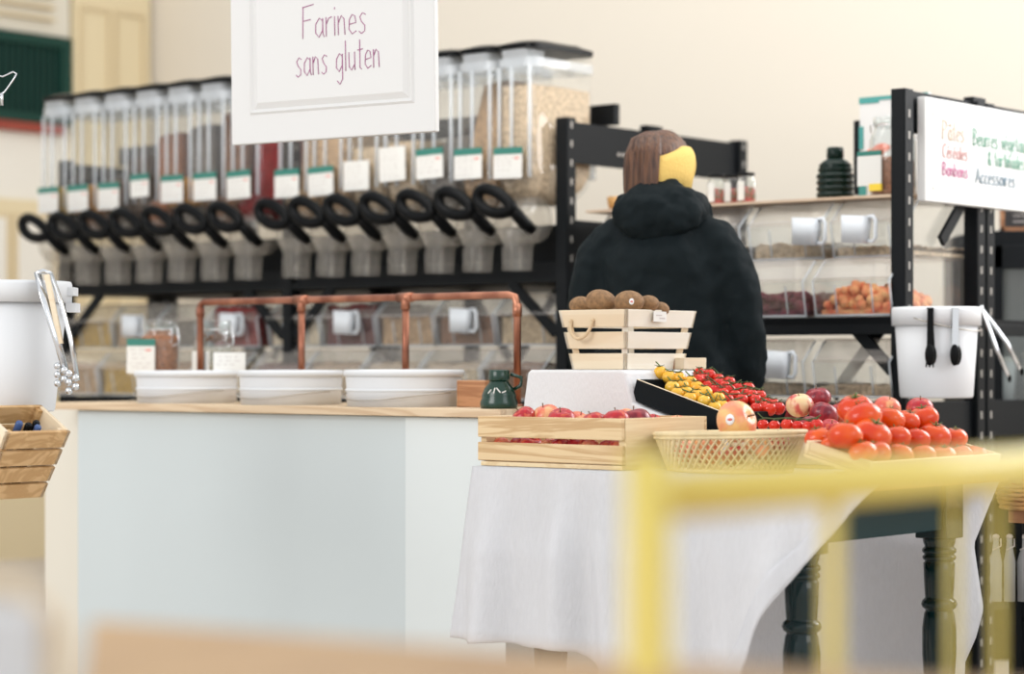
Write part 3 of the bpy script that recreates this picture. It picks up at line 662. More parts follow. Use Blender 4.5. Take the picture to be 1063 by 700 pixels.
MB().box(-.03, .25, 0, .012, .012, .118).build('slate', M['chalk'], cb)
mb = MB(); mb.box(-.042, .262, -.004, .016, .108, .12); mb.box(-.042, .262, -.004, .016, 0, .012); mb.box(-.042, -.03, -.004, .016, 0, .12); mb.box(.25, .262, -.004, .016, 0, .12); mb.build('frame', M['brown_wood'], cb)
mb = MB()
for k in range(4): mb.box(0, .12+.03*(k % 2), -.001, 0, .03+k*.02, .033+k*.02)
mb.build('chalk_lines', M['card_ink'], cb)
# ------------------------------------------------------------------ counter (local x = -a)
ct = thing('service_counter', 'long pale blue-grey counter with a thin plywood worktop', 'counter', CT.P(0, 0), RZ)
a78, a419 = CT.a(78, .02), CT.a(419, .02)
MB().box(-1.79, -.018, 0, .50, .862, .884).build('worktop', M['worktop'], ct, bevel=.002)
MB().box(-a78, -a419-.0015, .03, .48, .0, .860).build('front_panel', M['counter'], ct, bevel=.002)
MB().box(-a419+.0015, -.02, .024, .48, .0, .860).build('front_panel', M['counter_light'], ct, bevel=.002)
MB().box(-1.95, -a78-.002, .10, .48, .0, .860).build('side_panel', M['side_paint'], ct, bevel=.002)
CZ = .884
# copper pipe frame
cp = thing('copper_rail', 'copper pipe rail with four uprights standing on the counter', 'rail', CT.P(0, .34, CZ), RZ)
aa = [CT.a(px, .34) for px in (208, 313, 421, 537)]; hR = zat(306, CT.P(aa[3], .34).y)-CZ; hL = zat(314, CT.P(aa[0], .34).y)-CZ
hh = lambda a: hR+(hL-hR)*(a-aa[3])/(aa[0]-aa[3])
mb = MB(); r_ = .0105
mb.tube([(-aa[0], 0, 0), (-aa[0], 0, hL-.02), (-aa[0]+.004, 0, hL-.006), (-aa[0]+.018, 0, hL)]+[(-a_, 0, hh(a_)) for a_ in (aa[1], aa[2])]+[(-aa[3]-.03, 0, hh(aa[3])), (-aa[3]-.008, 0, hh(aa[3])-.006), (-aa[3], 0, hh(aa[3])-.03), (-aa[3], 0, 0)], r_, 12)
mb.build('pipe_hoop', M['copper'], cp)
for a_ in aa[1:3]:
    MB().tube([(-a_, 0, 0), (-a_, 0, hh(a_))], r_, 12).build('pipe_upright', M['copper'], cp)
for a_ in aa[1:3]: MB().tube([(-a_-.028, 0, hh(a_)), (-a_+.028, 0, hh(a_))], .0135, 12).tube([(-a_, 0, hh(a_)-.035), (-a_, 0, hh(a_))], .0135, 12).build('tee_fitting', M['copper'], cp)
MB().tube([(-aa[0], 0, hL-.045), (-aa[0], 0, hL-.015)], .0135, 12).build('elbow_fitting', M['copper'], cp); MB().tube([(-aa[3], 0, hh(aa[3])-.06), (-aa[3], 0, hh(aa[3])-.025)], .0135, 12).build('elbow_fitting', M['copper'], cp)
for a_ in aa: MB().lathe([(.02, 0), (.02, .004), (.012, .008)], 16, (-a_, 0, 0)).build('base_flange', M['copper'], cp)
# round white tubs
def tub(px0, px1, yt, label, b=.17):
    am, = [CT.a((px0+px1)/2, b)]; c = CT.P(am, b, CZ); R = (px1-px0)/2*c.y/F; h = zat(yt, c.y)-CZ-.0
    t = thing('white_tub', label, 'tub', c, RZ, 'white tubs on the counter')
    MB().lathe([(R*.5, 0), (R*.965, 0), (R*.975, h*.55), (R-.002, h-.02), (R-.002, h-.004), (R-.006, h-.004), (R*.965, h*.5), (R*.5, .004)], 48).build('tub_body', M['white_plastic'], t)
    MB().lathe([(R-.004, h-.018), (R+.003, h-.018), (R+.004, h-.004), (R, h), (R*.5, h+.001), (R*.1, h+.001)], 48, cap=False).build('lid', M['white_plastic'], t)
    mb = MB(); mb.lathe([(R*.97, h*.40), (R*.992, h*.42), (R*.992, h*.47), (R*.97, h*.49)], 48, cap=False); mb.build('ridge', M['white_plastic'], t)
    mb = MB(); mb.tube([((R+.006)*math.cos(q), -(R+.008)*math.sin(q), .006+abs(math.cos(q))**2*.02+.012) for q in [math.pi*i/30 for i in range(31)]], .0018, 6)
    mb.build('bail_handle', M['wire'], t); return t
tub(141, 247, 385, 'low white lidded tub at the left end of the counter in front of the jars')
tub(248, 356, 384.5, 'low white lidded tub in the middle of the three on the counter')
tub(358, 481, 384, 'low white lidded tub nearest the green jug on the counter')
# clip jars behind the tubs
for px, cont, nm in ((166, 'g_cinnamon', 'left clip-top jar with pinkish brown contents behind the first tub'), (222, 'g_beige', 'right clip-top jar with pale contents behind the copper post')):
    a_ = CT.a(px, .42); c = CT.P(a_, .42, CZ); h = zat(333, c.y)-CZ
    j = make_jar(.062, h, M[cont] if px < 200 else M['g_cream'], M['glass'], 'clip_jar', nm, 'jar', c, .88 if px < 200 else .45, None, None, True)
    if px > 200:
        mb = MB(); r9 = random.Random(4)
        for k in range(16): mb.ell((r9.uniform(-.04, .04), r9.uniform(-.045, .03), h*.78+r9.uniform(-.008, .01)), (.009, .009, .007), 8, 6)
        mb.build('dried_nuts', M['g_brown'], j)
        MB().box(-.025, .05, -.068, -.065, .03, h*.62).build('paper_label', M['card'], j)
        MB().lathe([(.0675, h*.93), (.068, h), (.05, h+.004)], 24).build('lid_cap', mat('cork', (.70, .52, .36), .8), j) if False else None
def stand_card(px, py0, py1, wpx, b, green, label, frame=CT, z0=CZ):
    a_ = frame.a(px, b); c = frame.P(a_, b, z0); t = thing('price_card', label, 'price card', c, -.15)
    zb = zat(py1, c.y)-z0; h = zat(py0, c.y)-zat(py1, c.y); w_ = wpx*c.y/F
    m = card_mb(green, w_, h, int(px)).build('card', CARD, t); m.location = (0, 0, zb); m.rotation_euler = (-.05, 0, 0)
    MB().box(-.004, .004, .002, .006, 0, zb+h*.6).build('holder_leg', M['glass'], t); MB().box(-.03, .03, -.012, .02, 0, .004).build('holder_foot', M['glass'], t)
stand_card(146, 352, 388, 30, .335, True, 'price card with a green top band leaning before the left clip jar')
stand_card(238, 366, 388, 34, .335, False, 'blank white card before the right clip jar')
# brown board and green plastic jug at the right end
t = thing('wooden_block', 'small brown wooden block between the last tub and the green jug', 'block', CT.P(CT.a(496, .20), .20, CZ), RZ)
MB().box(-.05, .05, -.03, .03, 0, .072).build('block', wood('block_wood', (.50, .25, .12), (.36, .16, .07), 'X'), t, bevel=.003)
c = CT.P(CT.a(518, .08), .08, CZ); t = thing('green_jug', 'squat dark green plastic jug with white marks at the counter end', 'jug', c, 0)
Rj = .049
MB().lathe([(Rj*.96, 0), (Rj, .006), (Rj, .018), (Rj*.9, .028), (Rj*.92, .034), (Rj*.78, .052), (Rj*.52, .068), (Rj*.50, .074)], 28).build('jug_body', M['jug2'], t)
MB().lathe([(Rj*.54, .072), (Rj*.56, .076), (Rj*.55, .098), (Rj*.5, .101), (Rj*.44, .101), (Rj*.42, .08)], 24).build('neck', M['jug2'], t)
mb = MB()
for i, (x0, z0, x1, z1) in enumerate(((-.028, .040, -.020, .050), (-.014, .040, -.010, .054), (-.006, .054, .004, .042), (.008, .042, .018, .046))):
    ry = lambda x, z: -math.sqrt(max(0, (Rj*(.92-.14*(z-.034)/.018))**2-x*x))-.001
    mb.bar((x0, ry(x0, z0), z0), (x1, ry(x1, z1), z1), .003, .003, up=(0, 1, 0))
mb.build('white_marks', M['card'], t)
MB().tube([(Rj*.8, 0, .05), (Rj*1.15, 0, .06), (Rj*1.2, 0, .08), (Rj*.6, 0, .09)], .005, 8).build('handle', M['jug2'], t)

# ------------------------------------------------------------------ tapered slatted crates
def tapered(par, wt, wb, dt, db, h, slats, mats, th=.009, post_=True):
    def corner(i, f):
        sx_, sy_ = ((-1, -1), (1, -1), (1, 1), (-1, 1))[i % 4]; return Vector((sx_*(wb+(wt-wb)*f)/2, sy_*(db+(dt-db)*f)/2, h*f))
    for i in range(4):
        n = [Vector((0, -1, 0)), Vector((1, 0, 0)), Vector((0, 1, 0)), Vector((-1, 0, 0))][i]
        for f0, f1 in slats:
            A, B, C_, D_ = corner(i, f0), corner(i+1, f0), corner(i+1, f1), corner(i, f1); inn = -n*th
            if i % 2: 
                e = (B-A).normalized(); A, D_ = A+e*th*.0, D_; 
            MB().add([A, B, C_, D_, A+inn, B+inn, C_+inn, D_+inn], [(0, 1, 2, 3), (4, 7, 6, 5), (0, 4, 5, 1), (1, 5, 6, 2), (2, 6, 7, 3), (3, 7, 4, 0)]).build('slat', mats[i % 2], par, bevel=.0012)
    for i in range(4):
        k = 1-th*2.2/(wt/2); A, B = corner(i, .02), corner(i, .98)
        sc3 = lambda v: Vector((v.x-math.copysign(th*1.6, v.x), v.y-math.copysign(th*1.6, v.y), v.z))
        MB().bar(sc3(A), sc3(B), .014, .014).build('corner_post', mats[i % 2], par)
    MB().box(-wb/2+th, wb/2-th, -db/2+th, db/2-th, .0, .008).build('bottom_board', mats[0], par)

# ------------------------------------------------------------------ fruit table
TZ = .755
tb = thing('fruit_table', 'wooden table with glossy dark green turned legs under the white cloth', 'table', TB.P(0, 0), RZ)
top = MB(); top.loft([rrect(-1.07, -.05, .0, .75, .10, TZ-.028, 6), rrect(-1.07, -.05, .0, .75, .10, TZ-.003, 6)], smooth=False); top.build('tabletop', M['top_wood'], tb, bevel=.004)
LG = [(.24, .08), (.24, .69), (.94, .08), (.94, .69)]
for a_, b_ in LG:
    mb = MB(); mb.box(-a_-.042, -a_+.042, b_-.042, b_+.042, .585, .727)
    mb.lathe([(.026, .0), (.030, .02), (.020, .05), (.026, .10), (.036, .24), (.0405, .31), (.0405, .37), (.036, .405), (.032, .413), (.040, .419), (.043, .427), (.040, .436), (.033, .442), (.034, .447), (.0365, .49), (.0375, .525),
              (.033, .530), (.040, .535), (.040, .542), (.034, .546), (.041, .551), (.041, .559), (.034, .564), (.038, .574), (.040, .586)], 24, (-a_, b_, 0))
    mb.build('leg', M['leg_green'], tb, bevel=.003)
for p0, p1 in (((.24, .08), (.24, .69)), ((.94, .08), (.94, .69)), ((.24, .08), (.94, .08)), ((.24, .69), (.94, .69))):
    if p0[0] == p1[0]: mb = MB().box(-p0[0]+(.008 if p0[0] < .5 else -.03), -p0[0]+(.03 if p0[0] < .5 else -.008), p0[1]+.04, p1[1]-.04, .607, .727)
    else: mb = MB().box(-p1[0]+.04, -p0[0]-.04, p0[1]-.03, p0[1]-.008, .607, .727)
    mb.build('apron', M['apron_green'], tb, bevel=.003)
# tablecloth
def interp(tab, x):
    for (x0, y0), (x1, y1) in zip(tab, tab[1:]):
        if (x0-x)*(x1-x) <= 0 and x0 != x1: return y0+(y1-y0)*(x-x0)/(x1-x0)
    return tab[0][1] if abs(x-tab[0][0]) < abs(x-tab[-1][0]) else tab[-1][1]
tc_ = thing('tablecloth', 'white linen cloth draped over the fruit table with a diagonal hanging corner', 'tablecloth', TB.P(0, 0), RZ)
ce = [(-1.10, -.018), (-.012, -.018), (-.045, .0), (-.30, .30), (-.30, .50), (-.045, .60), (-.03, .775), (-1.10, .775)]
mb = MB(); mb.add([(x, y, TZ+.001) for x, y in ce]+[(x, y, TZ-.0005) for x, y in ce], [tuple(range(8)), tuple(range(15, 7, -1))]+[(i, (i+1) % 8+0, (i+1) % 8+8, i+8) for i in range(8)])
mb.build('top_sheet', M['cloth'], tc_)
bR = [(.757, 915), (.69, 884), (.57, 836), (.45, 803), (.318, 775), (.1, 738)]
def front(u, v):
    zh = .345 if u < .45 else .345-(u-.45)/.55*.245
    z = TZ+.001-v*(TZ-zh); drop = TZ-z
    ar = TB.a(interp(bR, max(.1, min(.757, z))), -.03); al = 1.10+.09*drop
    a_ = al+(ar-al)*u
    amp = min(1, drop*5)
    f = (.5+.5*math.sin(a_*24+1.1+1.1*math.sin(a_*7)))**1.5+.22*math.sin(a_*55+drop*5)
    b_ = -.018-amp*(.012+.075*f*(.3+drop))-drop*.04 - .004*math.sin(a_*63+drop*9)*amp
    if v < .04: b_ = -.018
    return (-a_, b_, z-.0+.002*math.sin(a_*40)*v)
mb = MB(); mb.grid(150, 46, front); solid(mb.build('front_drape', M['cloth'], tc_), .0018)
mb = MB(); mb.grid(5, 46, lambda u, v: tuple(Vector(front(1-.055*(1-u)-.0, v))+Vector((0, -.0045, 0)))); solid(mb.build('hem', M['cloth'], tc_), .0015)
bK = [(.757, 1038), (.725, 1043), (.66, 1030), (.565, 1012), (.50, 1016), (.41, 1022), (.34, 1014), (.28, 1003), (.12, 1000)]
def back(u, v):
    z = TZ+.001-v*(TZ-.14); drop = TZ-z
    ar = TB.a(interp(bK, z), .80); a_ = 1.10+(ar-1.10)*u
    amp = min(1, drop*5); e = max(0, (u-.88)/.12)
    b_ = .775+amp*.02+amp*(1-e)*(.02+.055*math.sin(a_*19+.5)*(.4+drop))+.006*math.sin(a_*50+z*8)*amp*(1-e) - .05*amp*math.sin(e*3.14)
    return (-a_, b_ if v > .02 else .775, z)
mb = MB(); mb.grid(130, 40, back); solid(mb.build('back_drape', M['cloth'], tc_), .0018)
mb = MB(); mb.grid(40, 46, lambda u, v: (front(0, v)[0]-.012*math.sin(u*18)*min(1, v*4)*min(1, u*4), front(0, v)[1]*(1-u)+.772*u, front(0, v)[2])); solid(mb.build('side_drape', M['cloth'], tc_), .0018)

# cloth-covered stand at the back left
st = thing('covered_stand', 'white cloth covered raised block behind the apple crate', 'display stand', TB.P(0, 0, 0), RZ)
sec = [(1.285, .758), (1.282, .86), (1.262, .978), (1.25, .985), (.965, .985), (.950, .982), (.925, .905), (.90, .893), (.70, .832), (.655, .815), (.62, .758)]
mb = MB(); NB = 14; mb.loft([[Vector((-a_+.004*math.sin(i*1.3+k)*(0 if z > .98 else 1), .385+.385*i/NB, z)) for k, (a_, z) in enumerate(sec)] for i in range(NB+1)], smooth=False)
mb.build('cloth_cover', M['cloth2'], st, bevel=.006)
mb = MB(); mb.grid(30, 6, lambda u, v: (-1.285+.3*u, .383-.006-.004*math.sin(u*11)*v-.002*math.sin(u*37), .862-v*.1-.03*u)); solid(mb.build('cloth_fold', M['cloth2'], st), .0015)
# kiwi crate
ka = .970+.105; kc = TB.P(ka, .42+.150, .986)
kt = thing('kiwi_crate', 'pale slatted wooden crate of kiwis with a rope handle on the covered stand', 'crate', kc, RZ)
KH = zat(321, TB.P(.97, .42).y)-.986
tapered(kt, .218, .170, .305, .25, KH, ((.0, .27), (.35, .63), (.71, 1.0)), (M['pale'], M['pale_white']))
mb = MB(); pts = []
for i in range(13):
    q = math.pi*i/12; pts.append((-.03+.035*-math.cos(q)-.005, -.150-.012*math.sin(q)+.006*math.cos(q)*0, KH*.80-.045*math.sin(q)+0.004*i/12))
mb.tube(pts, .0045, 8); mb.ell((pts[0][0], -.150, KH*.81), (.006, .006, .006), 8, 6); mb.ell((pts[-1][0], -.150, KH*.82), (.006, .006, .006), 8, 6); mb.build('rope_handle', M['rope'], kt)
mb = MB(); mb.box(.1125, .1145, -.045, .01, KH*.80, KH*1.0-.004); mb.box(.1143, .115, -.035, -.01, KH*.9, KH*.92, 2); mb.box(.1143, .115, -.02, .003, KH*.85, KH*.87, 2)
mb.build('price_tag', CARD, kt)

# ------------------------------------------------------------------ fruit builders
protos = {}
def lobed(kind):
    mb = MB(); n, m = 28, 18; rings = []
    for i in range(m+1):
        th = math.pi*(i+.04)/(m+.08); ring = []
        for j in range(n):
            ph = 2*math.pi*j/n
            if kind == 'apple':
                r = 1.0; z = -math.cos(th); rr = math.sin(th)
                z = z*.88; z -= .20*math.exp(-(rr/.30)**2)*(1 if z > 0 else -1); rr *= 1+.05*z+.018*math.cos(5*ph)*(1-z)*.5
            elif kind == 'tomato':
                z = -math.cos(th); rr = math.sin(th); lob = .035*math.cos(5*ph)+.02*math.cos(3*ph+1); rr *= 1+lob*(.4+.6*max(0, z))
                z = z*.80 - (.16*math.exp(-(rr/.32)**2) if z > 0 else -.05*math.exp(-(rr/.3)**2))
            elif kind == 'kiwi':
                z = -math.cos(th)*.92; rr = math.sin(th)*1.0
            else:
                z = -math.cos(th); rr = math.sin(th)
            ring.append(Vector((rr*math.cos(ph)*(1.22 if kind == 'kiwi' else 1), rr*math.sin(ph)*(.98 if kind == 'kiwi' else 1), z)))
        rings.append(ring)
    return mb.loft(rings)
def make_fruit(kind, m, sticker=False):
    t = thing(kind, 'x', kind)
    lobed(kind).build('flesh' if kind != 'kiwi' else 'kiwi_body', M[m], t)
    if kind == 'apple':
        MB().tube([(0, 0, .62), (.03, .02, .8), (.08, .03, 1.0)], [.05, .035, .05], 6).build('stem', M['stem_brown'], t)
        mb = MB(); mb.ell((0, 0, -.73), (.09, .09, .05), 8, 6); mb.build('blossom_end', M['stem_brown'], t)
    if kind == 'tomato':
        mb = MB()
        for k in range(6):
            q = k*math.pi/3+.2; mb.tube([(0, 0, .66), (.20*math.cos(q), .20*math.sin(q), .74), (.46*math.cos(q+.1), .46*math.sin(q+.1), .76+.08*(k % 2))], [.05, .05, .012], 5, flat=.5)
        mb.tube([(0, 0, .64), (.02, 0, .80), (.07, .03, .92)], [.05, .04, .05], 6)
        mb.build('calyx', M['stem'], t)
    if kind == 'kiwi':
        MB().ell((1.2, 0, 0), (.06, .10, .10), 8, 6).build('stem_end', M['stem_brown'], t)
    return t
fr_rng = random.Random(11)
def fruit_at(kind, m, loc, r, label, group=None, tilt=.5, rot=None):
    key = (kind, m); 
    if key not in protos: protos[key] = o = make_fruit(kind, m)
    else: o = copy_tree(protos[key])
    o.location = loc; o.scale = (r, r, r)
    o.rotation_euler = rot or (fr_rng.uniform(-tilt, tilt), fr_rng.uniform(-tilt, tilt), fr_rng.uniform(0, 6.28))
    o['label'] = label
    if group: o['group'] = group
    return o
def at(fr_, px, py, b): a_ = fr_.a(px, b); p = fr_.P(a_, b); return Vector((p.x, p.y, zat(py, p.y)))
def sticker(o, direction, r, T=None):
    d = Vector(direction).normalized(); loc = Vector(o.location); q = d.to_track_quat('Z', 'Y').to_matrix().to_4x4()
    s = MB(); s.lathe([(.26, .985), (.25, 1.005), (.1, 1.02)], 16, T=q, sx=.8); s.lathe([(.10, 1.015), (.02, 1.03)], 10, T=q, mi=1, sx=1.3)
    m = s.build('sticker', [M['sticker'], M['sticker_red']], o)
    m.rotation_euler = Matrix.Rotation(0, 3, 'X').to_euler()
    m.matrix_local = o.rotation_euler.to_matrix().to_4x4().inverted()
    return m
# kiwis
kk = [(603, 317, .50, 11), (624, 313, .46, 14.5), (653, 313.5, .47, 14), (672, 316, .53, 11), (685, 321, .58, 9), (612, 322, .58, 12), (640, 324, .56, 13), (662, 323, .62, 13)]
kl = ['small kiwi at the far left of the pale crate', 'large kiwi left of centre on top of the pale crate', 'kiwi with a white sticker on top of the pale crate', 'kiwi partly behind the stickered kiwi', 'low kiwi near the right end of the pale crate',
      'kiwi sunk behind the leftmost kiwi in the crate', 'kiwi deep between the two large kiwis', 'kiwi at the back of the pale crate']
for (px, py, b_, rp), lb in zip(kk, kl):
    p = at(TB, px, py, b_); o = fruit_at('kiwi', 'kiwi', p, rp*p.y/F*.92, lb, None, rot=(.1, fr_rng.uniform(-.25, .25), fr_rng.uniform(-.5, .3)))
    if px == 653: sticker(o, (.15, -.95, .0), 1)

# ------------------------------------------------------------------ apple crate on the left
CX0, CX1 = .680, 1.112; cy0, cy1 = .015, .355
ac = thing('apple_crate', 'low slatted pine crate of red apples at the left of the table', 'crate', TB.P(0, 0, TZ+.002), RZ)
CHh = .118
MB().box(-CX1, -CX0, cy0, cy0+.012, .068, CHh).build('front_slat', M['crate'], ac, bevel=.002)
MB().box(-CX1, -CX0, cy0, cy0+.012, .012, .056).build('front_slat', M['crate'], ac, bevel=.002)
MB().box(-CX1, -CX0, cy1-.012, cy1, .068, CHh).build('back_slat', M['crate'], ac, bevel=.002)
MB().box(-CX1, -CX0, cy1-.012, cy1, .012, .056).build('back_slat', M['crate'], ac, bevel=.002)
MB().box(-CX1+.01, -CX0-.0, cy0, cy1, .0, .010).build('base_board', M['crate_end'], ac, bevel=.001)
MB().box(-CX0-.018, -CX0+.001, cy0+.0125, cy1-.0125, .0105, CHh).build('end_board', M['crate_end'], ac, bevel=.001)
MB().box(-CX1, -CX1+.018, cy0+.0125, cy1-.0125, .0105, CHh).build('end_board', M['crate_end'], ac, bevel=.001)
al = [(544, 434, .08, 13, 'apple_red'), (567, 433, .12, 15, 'apple_pink'), (583, 437, .06, 15, 'apple_red'), (600, 438, .10, 12, 'apple_pink'), (616, 439, .07, 13, 'apple_red'), (640, 437, .09, 14, 'apple_red'), (660, 438, .17, 16.5, 'apple_dark'), (648, 437, .24, 14, 'apple_pink'),
      (556, 441, .22, 15, 'apple_red'), (592, 442, .22, 16, 'apple_red'), (621, 443, .24, 15, 'apple_red'), (678, 441, .23, 12, 'apple_red'), (703, 442, .29, 12, 'apple_pink')]
pn = ['leftmost apple peeking over the rim of the low crate', 'pink and yellow apple standing highest in the left of the low crate', 'dark red apple beside the pink and yellow one in the low crate', 'small pink apple in the middle of the low crate rim', 'half hidden red apple in the gap of the crate rim', 'red apple left of the big dark one in the crate', 'big dark red apple at the right of the crate front',
      'pink apple behind the big dark red one in the crate', 'apple behind the leftmost ones in the crate', 'apple in the middle of the back row in the crate', 'apple behind the half hidden red apple', 'apple low behind the crate end board', 'pinkish apple just showing over the pale end board']
for (px, py, b_, rp, m), lb in zip(al, pn):
    p = at(TB, px, py, b_); fruit_at('apple', m, p, rp*p.y/F, lb)
for k in range(9):
    a_ = 1.072-k*.0445; fruit_at('apple', 'apple_red' if k % 3 else 'apple_pink', TB.P(a_, .060+.012*(k % 2), TZ+.050), .026 if False else .0225+.012*((k*7) % 3)/2*.5, 'apple in the bottom layer seen through the crate slats, %s' % nth(k, 9))

# ------------------------------------------------------------------ black tray of cherry tomatoes
pA = at(TB, 661, 394, .40); pB = at(TB, 752, 429, .40); 
aA, aB = TB.a(661, .40), TB.a(752, .40); tilt = math.atan2(pA.z-pB.z, aA-aB); Lt = math.hypot(pA.z-pB.z, aA-aB)
tr = thing('produce_tray', 'black cardboard tray of cherry tomatoes leaning on the covered stand', 'tray', TB.P(aB, .40, pB.z), 0)
tr.rotation_euler = (Matrix.Rotation(RZ, 3, 'Z') @ Matrix.Rotation(tilt, 3, 'Y')).to_euler()
# local: x from -Lt (high, left) to 0 (low), y 0..Dt, z 0 = rim, -.05 floor
Dt = .355; hw = .048
mb = MB()
mb.box(-Lt, 0, 0, .005, -hw, 0); mb.box(-Lt, 0, Dt-.005, Dt, -hw, 0)
mb.build('long_wall', M['black_plastic'] if False else mat('tray_card', (.005, .008, .010), .7, spec=.15), tr)
MB().box(-Lt, -Lt+.005, .005, Dt-.005, -hw, 0).build('end_wall', bpy.data.materials['tray_card'], tr)
MB().box(-.005, 0, .005, Dt-.005, -hw, 0).build('end_wall', bpy.data.materials['tray_card'], tr)
MB().box(-Lt, 0, 0, Dt, -hw-.004, -hw).build('tray_floor', bpy.data.materials['tray_card'], tr)
MB().box(-Lt, 0, -.0008, .0055, 0, .001).build('raw_edge', M['pale'], tr)
def z6(px, py, o=(650, 360), s=.2): return (o[0]+px*s, o[1]+py*s)
Y_ = [(685.7, 387), (694.5, 392), (705, 393), (709, 401.6), (712.7, 408), (722, 411.5), (731, 417), (745.6, 414), (716.6, 397), (723, 403), (732, 408), (749.5, 423), (742, 424), (698, 403), (703, 409), (716, 414)]
R_ = [(726, 388), (736, 390), (724.5, 395), (735, 401), (745.6, 394), (757, 397), (746, 399.5), (757.5, 406), (766, 403.6), (742, 406.5), (755.5, 416), (776.5, 404), (780.5, 411), (770, 415.5), (760, 422), (784, 416), (791.7, 423), (795.6, 419), (785, 424), (803, 421), (808, 424), (799, 425), (773, 409), (763, 411), (750, 409), (789, 411), (730, 394), (752, 402)]
def trusses(pts, m, name, label_of, sizes, depth, rpx, stemm):
    i = 0
    for gi, n_ in enumerate(sizes):
        grp = pts[i:i+n_]; i += n_
        P3 = []
        for (px, py) in grp:
            b_ = depth(px, py); p = at(TB, px, py, b_); P3.append(p)
        c = sum(P3, Vector())/len(P3); t = thing(name, label_of[gi], 'tomatoes', c, 0)
        mb = MB(); top_ = [p-c+Vector((0, .006, .016)) for p in P3]
        order = sorted(range(len(P3)), key=lambda k: grp[k][0]); line = [top_[k] for k in order]
        if len(line) == 1: line.append(line[0]+Vector((.02, 0, .01)))
        mb.tube([line[0]+Vector((-.012, 0, .012))]+line+[line[-1]+Vector((.01, 0, .006))], .0018, 6)
        for k, p in enumerate(P3): mb.tube([top_[k], p-c+Vector((.0, 0, .012))], .0015, 5)
        mb.build('vine', M[stemm], t)
        for k, p in enumerate(P3):
            r = rpx*p.y/F*(.92+.16*fr_rng.random()); mb = MB(); mb.ell(p-c, (r, r, r*.95), 18, 12); mb.build('cherry_tomato', M[m], t)
            mb = MB(); q0 = fr_rng.random()*6; cc = p-c+Vector((fr_rng.uniform(-.3, .3)*r, -.35*r, r*.86))
            for s_ in range(5): q = q0+s_*1.257; mb.tube([cc, cc+Vector((math.cos(q)*r*.35, math.sin(q)*r*.35, .1*r)), cc+Vector((math.cos(q)*r*.75, math.sin(q)*r*.6, .25*r*(s_ % 2)))], [.0012, .0011, .0004], 4)
            mb.build('calyx', M['stem_dark'], t)
dep = lambda px, py: max(.425, min(.735, .425+(px-660)*.0010+(428-py)*.0055-(px-690)*.0004 if px < 712 else .44+(px-712)*.0030+(414-py)*.004))
depY = lambda px, py: max(.425, min(.60, .43+(px-700+ (410-py)*2.6)*.0022))
depR = lambda px, py: max(.47, min(.74, .60+(px-750+(404-py)*2.2)*.0022))
trusses(Y_, 'cherry_yellow', 'yellow_tomato_truss', ['yellow cherry tomatoes on the vine at the raised end of the black tray', 'middle truss of yellow cherry tomatoes beside the red ones', 'lowest truss of yellow cherry tomatoes behind the big apple', 'yellow cherry tomatoes hugging the black tray front wall'], [3, 4, 6, 3], depY, 7.6, 'stem')
trusses(R_, 'cherry_red', 'red_tomato_truss', ['red cherry tomatoes on the vine at the top left of the tray', 'red cherry tomatoes at the middle back of the black tray', 'red cherry tomatoes right beside the yellow ones', 'red cherry tomatoes at the right end of the tray', 'red cherry tomatoes along the low right rim of the tray', 'loose looking red truss lying between the other red trusses'], [4, 5, 5, 5, 5, 4], depR, 7.1, 'stem_dark')
L_ = [(792, 441), (804, 442), (817, 441), (828, 442), (839, 443), (848, 441)]
# low box behind, carrying dark apples
bx = thing('low_box', 'low pale wooden box under the dark apples behind the basket', 'box', TB.P(0, 0, TZ+.002), RZ)
mb = MB(); mb.box(-.64, -.345, .385, .75, 0, .008); mb.build('base', M['crate'], bx)
for nm_, q in (('front_side', (-.64, -.345, .385, .395)), ('back_side', (-.64, -.345, .74, .75)), ('left_side', (-.64, -.63, .3955, .7395)), ('right_side', (-.355, -.345, .3955, .7395))):
    MB().box(q[0], q[1], q[2], q[3], .0085, .072).build(nm_, M['pale'], bx, bevel=.001)
trusses(L_, 'cherry_red', 'red_tomato_truss', ['short row of red cherry tomatoes below the black tray'], [6], lambda px, py: .43, 6.2, 'stem_dark')
for px, py, b_, rp, m, lb in ((830, 421, .60, 14.5, 'apple_cream', 'yellow and red apple left of the dark red apples'), (849, 414, .70, 14, 'apple_dark', 'dark red apple at the top of the small apple pile'), (855, 431, .60, 15.5, 'apple_dark', 'dark red apple lying below the topmost one'),
        (872, 429, .67, 13, 'apple_red', 'red apple half hidden behind the tomatoes'), (840, 444, .52, 13, 'apple_dark', 'dark apple low in the small pile'), (818, 431, .70, 12, 'apple_dark', 'dark apple peeking behind the tray corner'), (862, 446, .52, 12, 'apple_red', 'red apple low behind the basket')):
    p = at(TB, px, py, b_); fruit_at('apple', m, p, rp*p.y/F, lb)
sb = thing('wooden_box', 'small pale wooden box on the covered stand behind the kiwi crate', 'box', TB.P(TB.a(732, .70), .70, .986), 0)
# box sits at the back right of the stand
c = TB.P(.985, .70, .986); sb.location = c; sb.rotation_euler = (0, 0, RZ)
MB().box(.0, .030, -.05, .05, 0, .030).build('front_board', M['pale'], sb, bevel=.001); MB().box(-.09, -.0005, -.05, .05, 0, .028).build('box_body', M['brown_wood'], sb, bevel=.001)

